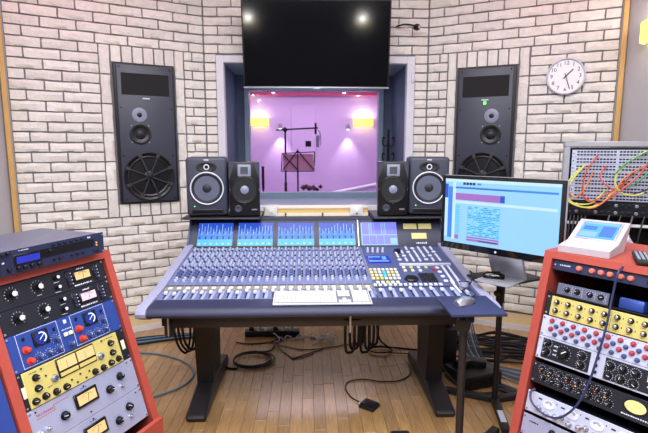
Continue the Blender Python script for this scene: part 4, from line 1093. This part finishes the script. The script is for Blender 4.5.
for i in range(4):
    x = .095 + i * .095
    mb = MB().lathe([(.022, 0), (.022, .003), (0, .0032)], (0, 0, 0), (0, -1, 0), 22); mb.v = [(a * 1.15, b, c * .8) for a, b, c in mb.v]; o = mb.build('dial', 'print_white', t, TR(x, 0, .058))
    ar = MB()
    for j in range(9): ar.box((-.0006, -.0042, .008), (.0006, -.003, .016), M=Matrix.Rotation(-1.2 + j * .3, 4, 'Y'))
    ar.build('dial_marks', 'knob_blue', o, smooth=False)
    for dx, z in ((-.036, .030), (-.004, .018), (.034, .022)): knob(t, kz if dx else kb_, x + dx, z)
    pr_.box((x - .045, -.0006, .066), (x - .030, 0, .072)); pr_.box((x + .03, -.0006, .07), (x + .034, 0, .075))
tag(pr_.build('panel_print', 'knob_dark', t, smooth=False), kind='stuff')
t = unit(PR, -.7700, .0885, 'silver unit with black knobs at the foot of the right rack', 'panel_silver', 'preamplifier'); pr_ = MB()
for i in range(7): knob(t, kk, .13 + i * .045, .055); ticks(pr_, .13 + i * .045, .055, .016, 9, .003)
bars(pr_, .03, .07, .06, .006, 6); tag(pr_.build('panel_print', 'knob_dark', t, smooth=False), kind='stuff')
def Q(P, x, z, y=-.03): return P @ V((x, y, z))
mb = MB()
pts = [V((1.36, 1.98, 1.046)), V((1.27, 1.87, 1.046)), V((1.205, 1.79, 1.048)), Q(PR, .268, -.010, -.034), Q(PR, .262, -.10), Q(PR, .262, -.24, -.034), Q(PR, .252, -.36, -.034), Q(PR, .240, -.46, -.034), Q(PR, .215, -.56, -.04), Q(PR, .165, -.63, -.045), Q(PR, .10, -.645, -.04), Q(PR, .04, -.62, -.035), Q(PR, .022, -.585, -.02), Q(PR, .03, -.57, -.006)]
tag(mb.tube(pts, .0045, 8).build('signal_cable', 'cable_navy'), 'dark blue cable draped down the front of the right rack', 'cable')

# on top of the right rack
ZT = 1.0312 + (.028 + -.030 + .030) * cos(TR_) + .0015
CT = frame((1.025, 1.985, ZT), (.66, -.75, 0))
t = thing('touch_controller', 'pale wedge shaped touch controller with blue screen on the right rack', 'controller', CT)
MB().prism([(0, 0), (0, .028), (.11, .040), (.262, .117), (.274, .108), (.20, .0)], 0, .200).build('body', 'controller', t, smooth=False)
sl = atan2(.077, .152); FS = frame((0, .11, .040), (1, 0, 0), (0, cos(sl), sin(sl)))
MB().bev((.018, -.003, .018), (.182, .0, .158), .002, seg=1).build('screen_bezel', 'alu', t, FS)
mb = MB().box((.026, -.0042, .026), (.174, -.003, .150), 0)
mb.flat(.031, .169, .132, .145, -.0048, 1); mb.flat(.031, .10, .035, .07, -.0048, 1); mb.flat(.11, .165, .04, .12, -.0048, 2); mb.flat(.036, .09, .085, .115, -.0048, 2)
mb.build('screen', ['scr_cyan', 'scr_sky', 'scr_blue'], t, FS, smooth=False)
for i in range(3):
    for j in range(2): MB().bev((.040 + i * .045, .025 + j * .034, .025), (.067 + i * .045, .043 + j * .034, .037 + j * .004), .003).build('button', 'white_btn', t)
t = thing('remote_control', 'black remote control lying on the right rack top', 'remote', frame((1.265, 1.80, ZT), (.50, .86, 0)))
MB().bev((-.10, -.026, 0), (.10, .026, .022), .008).build('shell', 'rubber', t)
bm2 = MB().bev((-.004, -.005, 0), (.004, .005, .004), .001, seg=1).mesh('button', ['cable_pale'], False)
for i in range(9):
    for j in range(3): inst(bm2, 'button', t, TR(-.08 + i * .018, -.015 + j * .015, .021))

# ------------------------------------------------------------------ patch bay rack
PB = frame((1.56, 2.945, 0), RX)
t = thing('patch_rack', 'tall silver framed rack full of patch panels behind the display', 'rack', PB)
MB().bev((-.01, -.012, 0), (.022, .46, 1.512), .004, seg=1).build('side_panel', 'alu', t); MB().bev((.528, -.012, 0), (.56, .46, 1.512), .004, seg=1).build('side_panel', 'alu', t)
MB().bev((-.012, -.014, 1.5125), (.562, .46, 1.545), .004, seg=1).build('top_panel', 'alu', t)
MB().box((.023, .30, .02), (.527, .32, 1.51)).build('back_panel', 'black', t, smooth=False); MB().box((.023, .0, .02), (.527, .30, .05)).build('bottom_panel', 'black', t)
PX = .0335
MB().box((.023, .0, 1.4965), (.527, .02, 1.5085)).build('blank_strip', 'black', t, smooth=False)
def jackrow(mb, z, n=24, h=.0095):
    for i in range(n):
        x = .028 + i * .0178 + (.012 if i >= n // 2 else 0); mb.box((x, -.0012, z), (x + .0135, 0, z + h))
for k in range(7):
    q_ = thing('patch_bay', 'patch bay with two rows of black jacks, ' + ('topmost in the silver rack', 'second below the silver rack top', 'third below the silver rack top', 'fourth below the silver rack top', 'third above the black connector panels', 'second above the black connector panels', 'just above the black connector panels')[k], 'patch bay', PB @ TR(PX, 0, 1.495 - .0445 * (k + 1)), 'patch bays in the silver rack')
    MB().bev((0, 0, .0008), (.4826, .003, .0437), .001, seg=1).build('front_panel', 'panel_white', q_, smooth=False)
    MB().box((.02, .0031, .003), (.4626, .10, .041)).build('chassis', 'chassis', q_, smooth=False)
    mb = MB(); jackrow(mb, .009); jackrow(mb, .027); tag(mb.build('jack_rows', 'knob_black', q_, smooth=False), kind='stuff')
    for x in (.009, .4736): inst(scr_me, 'screw', q_, TR(x, 0, .022))
for k, lab in enumerate(('black connector panel just under the patch panels', 'black connector panel above the white cable bar')):
    q_ = unit(PB, 1.1795 - .0445 * (k + 1), .0445, lab, 'panel_black', 'connector_panel', x0=PX, depth=.1)
    for i in range(12): MB().lathe([(.010, 0), (.010, .004), (.006, .005), (.006, .001), (0, .001)], (.045 + i * .0355, 0, .022), (0, -1, 0), 10).build('connector', 'silver' if i % 3 == 0 else 'knob_dark', q_)
tag(MB().bev((.0335, -.004, 1.03), (.516, .004, 1.048), .002, seg=1).build('cable_bar', 'window_white', None, PB), 'white horizontal cable bar across the silver rack', 'bar')
def p2(px, py, y=-.05):
    return PB @ V(((px - 568) * .0059, y, 1.5 - (py - 148.5) / 475 * 2.86))
def patch(col, pts, lab, r=.0045):
    n = len(pts); P = []
    for i, (a, b) in enumerate(pts):
        e = min(i, n - 1 - i); P.append(p2(a, b, (-.022, -.055, -.07, -.085)[min(e, 3)] - random.uniform(0, .02) * (e > 0)))
    t = thing('patch_cable', lab, 'cable', Matrix.Translation(P[0]))
    mb = MB(); mb.tube([p - P[0] for p in P], r, 7); mb.build('cord', col, t)
    yd = PB.to_3x3() @ V((0, 1, 0))
    for p in (P[0], P[-1]): MB().cyl(p - P[0] - yd * .012, p - P[0] + yd * .018, .0055, n=8).build('plug', col if col != 'p_green' else 'chrome', t)
patch('p_yellow', [(586, 165), (577, 177), (571, 191), (577, 203), (594, 203), (606, 190)], 'bright yellow patch cable, inner loop on the patch rack')
patch('p_yellow', [(582, 168), (572, 182), (572, 200), (588, 207), (604, 202), (613, 190)], 'bright yellow patch cable, outer loop on the patch rack')
patch('p_red', [(597, 155), (588, 170), (585, 190), (592, 201), (610, 191), (624, 180)], 'long red patch cable sweeping down from the upper jacks')
patch('p_red', [(605, 166), (600, 176), (607, 185), (617, 187), (629, 172)], 'short red patch cable in a shallow dip')
patch('p_red', [(641, 163), (630, 178), (616, 191), (601, 203), (588, 198)], 'red patch cable running slantwise down the panels')
patch('p_orange', [(637, 166), (622, 176), (612, 192), (596, 207), (578, 204), (571, 194)], 'orange patch cable with the lowest loop on the patch rack')
patch('p_orange', [(594, 172), (588, 186), (580, 198), (574, 194)], 'short orange patch cable next to the yellow loops')
patch('p_green', [(641, 150), (628, 158), (616, 168), (613, 178), (618, 184)], 'dark green patch cable from the top jacks')
patch('p_yellow', [(638, 151), (622, 163), (613, 177), (619, 191), (634, 193), (645, 184)], 'yellow patch cable beside the green one')
patch('p_green', [(645, 156), (640, 172), (628, 184), (622, 180)], 'short green patch cable by the purple cord')
patch('p_purple', [(643, 152), (645, 170), (642, 186), (632, 192)], 'dark purple patch cable hanging from the top jacks')
# plastic bag and hanging cables at the rack
bmh = bmesh.new(); bmesh.ops.create_icosphere(bmh, subdivisions=3, radius=1)
rb_ = random.Random(5)
for w in bmh.verts:
    n_ = 1 + .16 * sin(9 * w.co.x + 5 * w.co.z) + .10 * sin(14 * w.co.y - 9 * w.co.z) + rb_.uniform(-.05, .05)
    w.co = V((w.co.x * .145 * n_, w.co.y * .07 * n_, w.co.z * .10 * n_))
me = bpy.data.meshes.new('plastic_bag'); bmh.to_mesh(me); bmh.free(); me.materials.append(K('plastic_bag'))
tag(inst(me, 'plastic_bag', None, PB @ TR(.22, -.20, .955)), 'crumpled pale plastic bag hanging in front of the silver rack', 'bag')
for i in range(5):
    x = .05 + i * .02; y = -.03 - .008 * (i % 3)
    pts = [PB @ V((x, y, 1.09)), PB @ V((x - .01, y - .03, .95)), PB @ V((x - .02 + .004 * i, y - .03, .7)), PB @ V((x - .02, y - .05, .3)), PB @ V((x - .22 + .03 * i, y - .20 + .03 * i, .012))]
    tag(MB().tube(pts, .006, 7).build('loom_cable', 'cable_black'), 'black cable hanging down the left side of the silver rack', 'cable', 'loom of cables at the silver rack')
for i in range(4):
    x = .26 + i * .06
    pts = [PB @ V((x, -.014, 1.10)), PB @ V((x - .02, -.045, 1.02)), PB @ V((x - .07 + .03 * (i % 2), -.05, .85)), PB @ V((x - .04, -.03, .5))]
    tag(MB().tube(pts, .005, 7).build('loom_cable', 'cable_black' if i % 2 else 'cable_grey'), ('grey' if i % 2 == 0 else 'black') + ' cable dropping from the connector panels', 'cable', 'cables under the connector panels')

# ------------------------------------------------------------------ floor clutter
def cable(pts, r, mk, lab, group=None, name='floor_cable', sub=6):
    return tag(MB().tube(pts, r, 7, sub=sub).build(name, mk), lab, 'cable', group)
cable([(-1.42, 3.36, .007), (-1.30, 3.385, .007), (-1.105, 3.33, .007), (-.93, 3.21, .007), (-.835, 3.06, .007), (-.835, 2.93, .007), (-.90, 2.82, .007), (-1.05, 2.71, .007), (-1.2, 2.64, .007)], .006, 'cable_blue', 'grey blue cable curving over the floor beside the left rack')
def coil(cx, cy, rx, ry, turns, r, z=.008, ph=0.):
    out = []; n = int(turns * 10)
    for i in range(n + 1):
        a_ = ph + i / 10 * 2 * pi; k = 1 - .10 * sin(a_ * .37) ; out.append((cx + rx * k * cos(a_), cy + ry * k * sin(a_), z + .007 * (i / 10)))
    return out
cable([(-.63, 3.12, .007), (-.56, 3.10, .007)] + coil(-.45, 3.22, .135, .12, 2.6, .006, .008, 3.9) + [(-.34, 3.38, .012), (-.30, 3.55, .008), (-.20, 3.66, .007)], .006, 'cable_black', 'black cable lying in an oval coil under the console')
cable([(-.62, 3.55, .006), (-.50, 3.52, .006), (-.35, 3.55, .006), (-.28, 3.62, .006), (-.1, 3.66, .006), (.0, 3.60, .006)], .005, 'cable_black', 'thin black cable near the power strip')
cable([(-.33, 3.66, .006), (-.31, 3.48, .014), (-.24, 3.36, .006), (-.17, 3.25, .006)], .0045, 'cable_brown', 'thin brown cable branching from the power strip')
cable([(-.38, 3.55, .006), (-.1, 3.40, .006), (.12, 3.44, .006), (.2, 3.47, .006), (.36, 3.52, .006)], .004, 'cable_brown', 'long thin brown cable across the floor under the console')
cable([(-.02, 3.33, .006), (-.10, 3.27, .006), (-.17, 3.25, .006), (.05, 3.40, .006)], .004, 'cable_black', 'short dark cable beside the brown one')
t = thing('power_strip', 'black power strip with white plugs under the console', 'power strip', (-.35, 3.70, 0))
MB().bev((-.22, -.035, 0), (.22, .035, .045), .005).build('housing', 'black', t)
for i in range(6):
    x = -.17 + i * .065; MB().lathe([(.021, 0), (.021, .02), (.014, .035), (0, .036)], (x, 0, .0445), (0, 0, 1), 12).build('plug', 'white_btn' if i % 3 else 'knob_black', t)
mb = MB()
for i in range(14):
    a_ = random.uniform(0, 6.3); p0 = V((random.uniform(-.2, .22), random.uniform(-.05, .05), .006)); d = V((cos(a_), sin(a_) * .5, 0))
    mb.tube([p0, p0 + d * .06 + V((0, 0, .03)), p0 + d * .12 + V((.02, 0, .01)), p0 + d * .16], .004, 6)
o = mb.build('white_wire_tangle', 'white_btn', None, TR(-.12, 3.58, 0)); tag(o, 'tangle of thin white wires beside the power strip', 'wires', kind='stuff')
# cable loops hanging from the console underside
for i in range(6):
    x = .205 + i * .032; zb_ = .215 + .012 * (i % 3); w = .03 + .006 * (i % 2)
    cable([(x - .01, 2.86, .60), (x - .03, 2.84 + .03 * (i % 3), .45), (x - .028, 2.86 + .03 * (i % 3), zb_ + .03), (x, 2.87 + .03 * (i % 3), zb_), (x + .026, 2.88 + .03 * (i % 3), zb_ + .03), (x + .03, 2.90 + .03 * (i % 3), .45), (x + .01, 2.94, .60)], .009, 'cable_black', 'thick black cable loop hanging under the console middle', 'cable loops under the console middle', 'hanging_cable')
for i in range(3):
    x = -.86 + i * .026
    cable([(x, 2.90, .60), (x - .04, 2.88, .45), (x - .03, 2.90, .28), (x + .015, 2.94, .20 + .012 * i), (x + .03, 3.0, .33), (x + .01, 3.02, .60)], .008, 'cable_black', 'black cable loop hanging beside the left console leg', 'cable loops at the left console leg', 'hanging_cable')
cable([(.33, 3.1, .6), (.36, 3.15, .34), (.44, 3.2, .29), (.55, 3.2, .34), (.62, 3.15, .55), (.63, 3.12, .60)], .011, 'cable_black', 'thick black cable sagging toward the right console leg')
cable([(.40, 3.1, .6), (.43, 3.2, .22), (.52, 3.35, .05), (.62, 3.40, .008), (.80, 3.35, .008)], .007, 'cable_black', 'black cable dropping to the floor behind the right leg')
cable(coil(.48, 3.36, .09, .06, 1.8, .005) + [(.62, 3.3, .01), (.8, 3.28, .007)], .0045, 'cable_black', 'thin black cable in a small loop near the right leg')
# foot pedal
t = thing('foot_switch', 'small square black foot switch on the floor under console', 'pedal', TR(.297, 2.59, 0) @ Matrix.Rotation(radians(-38), 4, 'Z'))
MB().bev((-.048, -.042, 0), (.048, .042, .022), .004).build('base', 'rubber', t)
MB().bev((-.042, -.036, .0222), (.042, .03, .033), .004).build('treadle', 'black', t)
cable([(.240, 2.633, .012), (.20, 2.70, .006), (.175, 2.80, .006), (.20, 2.89, .006), (.30, 2.92, .006), (.42, 2.885, .006), (.54, 2.90, .006), (.625, 2.99, .006), (.64, 3.12, .006)], .0042, 'cable_black', 'thin black cable from the foot switch to the right leg')
tag(MB().bev((.37, 2.205, 0), (.47, 2.310, .028), .006).bev((.38, 2.215, .0285), (.46, 2.300, .034), .003).build('foot_pedal', 'rubber'), 'black pedal partly seen near the front of the floor', 'pedal')
# power supplies beside the right leg
t = thing('power_supply', 'black boxy power supply lying beside the right console leg', 'power supply', TR(1.0, 2.86, 0) @ Matrix.Rotation(radians(18), 4, 'Z'))
MB().bev((-.13, -.10, .008), (.15, .12, .10), .008).build('housing', 'black', t)
for i in range(6): MB().box((-.11 + i * .04, -.1012, .03), (-.09 + i * .04, -.099, .08)).build('vent', 'knob_black', t)
for sx in (-.1, .1): MB().box((sx - .02, -.08, 0), (sx + .02, .09, .008)).build('foot', 'rubber', t)
tag(MB().bev((-.055, -.03, 0), (.055, .03, .045), .006, M=TR(.94, 2.88, .101) @ Matrix.Rotation(.5, 4, 'Z')).build('power_adapter', 'knob_black'), 'small black power adapter lying on top of the power supply', 'adapter')
tag(MB().bev((-.08, -.035, 0), (.08, .035, .04), .006, M=TR(1.02, 2.91, .101) @ Matrix.Rotation(-.3, 4, 'Z')).build('power_adapter', 'black'), 'long black power adapter lying on top of the power supply', 'adapter')
tag(MB().bev((-.05, -.12, .05), (.05, .12, .30), .02, M=TR(.90, 3.14, 0)).bev((-.06, -.13, 0), (.06, .13, .05), .004, M=TR(.90, 3.14, 0)).bev((-.09, -.05, .301), (.03, .03, .36), .02, M=TR(.90, 3.10, 0)).build('equipment_bag', 'rubber'), 'upright black soft bag between right console leg and display stand', 'bag')
cable([(.80, 3.0, .30), (.77, 2.93, .24), (.80, 2.85, .12), (.86, 2.78, .05), (.95, 2.72, .008), (1.1, 2.72, .008)], .006, 'cable_black', 'black cable draped from the upright bag to the floor')
for i in range(9):
    o_ = .03 * i
    cable([(1.03 + o_ * .3, 3.45 + o_ * .4, .60 - o_), (1.06 + o_ * .3, 3.42, .38), (1.04 + .012 * i, 3.28 - .012 * i, .16), (1.10 + .012 * i, 3.12, .012 + .004 * (i % 3)), (1.22 + o_ * .5, 2.92 + .012 * i, .010), (1.40 + o_ * .5, 2.72 + o_, .010)], .0055, 'cable_grey' if i % 3 else 'cable_pale', ('dark grey' if i % 3 else 'pale grey') + ' cable of the loom falling behind the display stand', 'pale loom behind the display stand')
rc = random.Random(3)
for i in range(22):
    y = 3.10 + .022 * i + rc.uniform(-.02, .02); z = .008 + .012 * (i % 4); a0 = rc.uniform(-.05, .05)
    cable([(1.02 + rc.uniform(-.04, .1), y + .1, z), (1.25, y + a0 + .05, z + .004), (1.45, y - a0, z + .012), (1.70, y + a0 - .08, z + .004), (1.95, y - .22 + rc.uniform(-.1, .1), z)], .008, 'cable_black', 'thick black cable in the heap on the floor behind the display stand', 'cable heap behind the display stand')
for i in range(7):
    y = 2.62 - .028 * i
    cable([(1.12, y + .26, .010), (1.20, y + .16, .014 + .006 * (i % 3)), (1.30, y + .05, .012 + .006 * (i % 2)), (1.44, y - .02, .010)], .007, 'cable_black' if i % 2 else 'cable_grey', ('black' if i % 2 else 'grey') + ' cable in the bundle running behind the right rack', 'cable bundle beside the right rack')
for i in range(6):
    o_ = .02 * i
    cable([(-1.62, 3.40 + o_, .010), (-1.40, 3.52 + o_, .010 + .006 * (i % 3)), (-1.18, 3.60 + o_, .012), (-.98, 3.66 + o_ * .8, .010), (-.80, 3.72 + o_ * .5, .010)], .008, ('cable_black', 'cable_blue', 'cable_black')[i % 3], ('blue' if i % 3 == 1 else 'black') + ' cable in the bundle along the left wooden step', 'cable bundle along the left step')
# clutter at the console's right end
cable([(.70, 2.13, .806), (.74, 2.17, .812), (.76, 2.26, .80), (.79, 2.40, .775), (.84, 2.50, .80), (.86, 2.60, .815), (.90, 2.66, .75), (.91, 2.72, .5)], .003, 'cable_black', 'thin mouse lead crossing the console right edge')
t = thing('cable_clip', 'small blue grey gadget with coiled lead on the console right end', 'gadget', (.775, 2.44, .768))
MB().lathe([(.022, 0), (.026, .008), (.02, .022), (0, .026)], (0, 0, 0), (0, 0, 1), 14).build('body', 'cone_light', t)
MB().tube([(.02, 0, .01), (.035, .01, .02), (.02, .03, .022), (-.01, .03, .018), (-.02, .02, .025)], .0035).build('lead', 'cable_black', t)
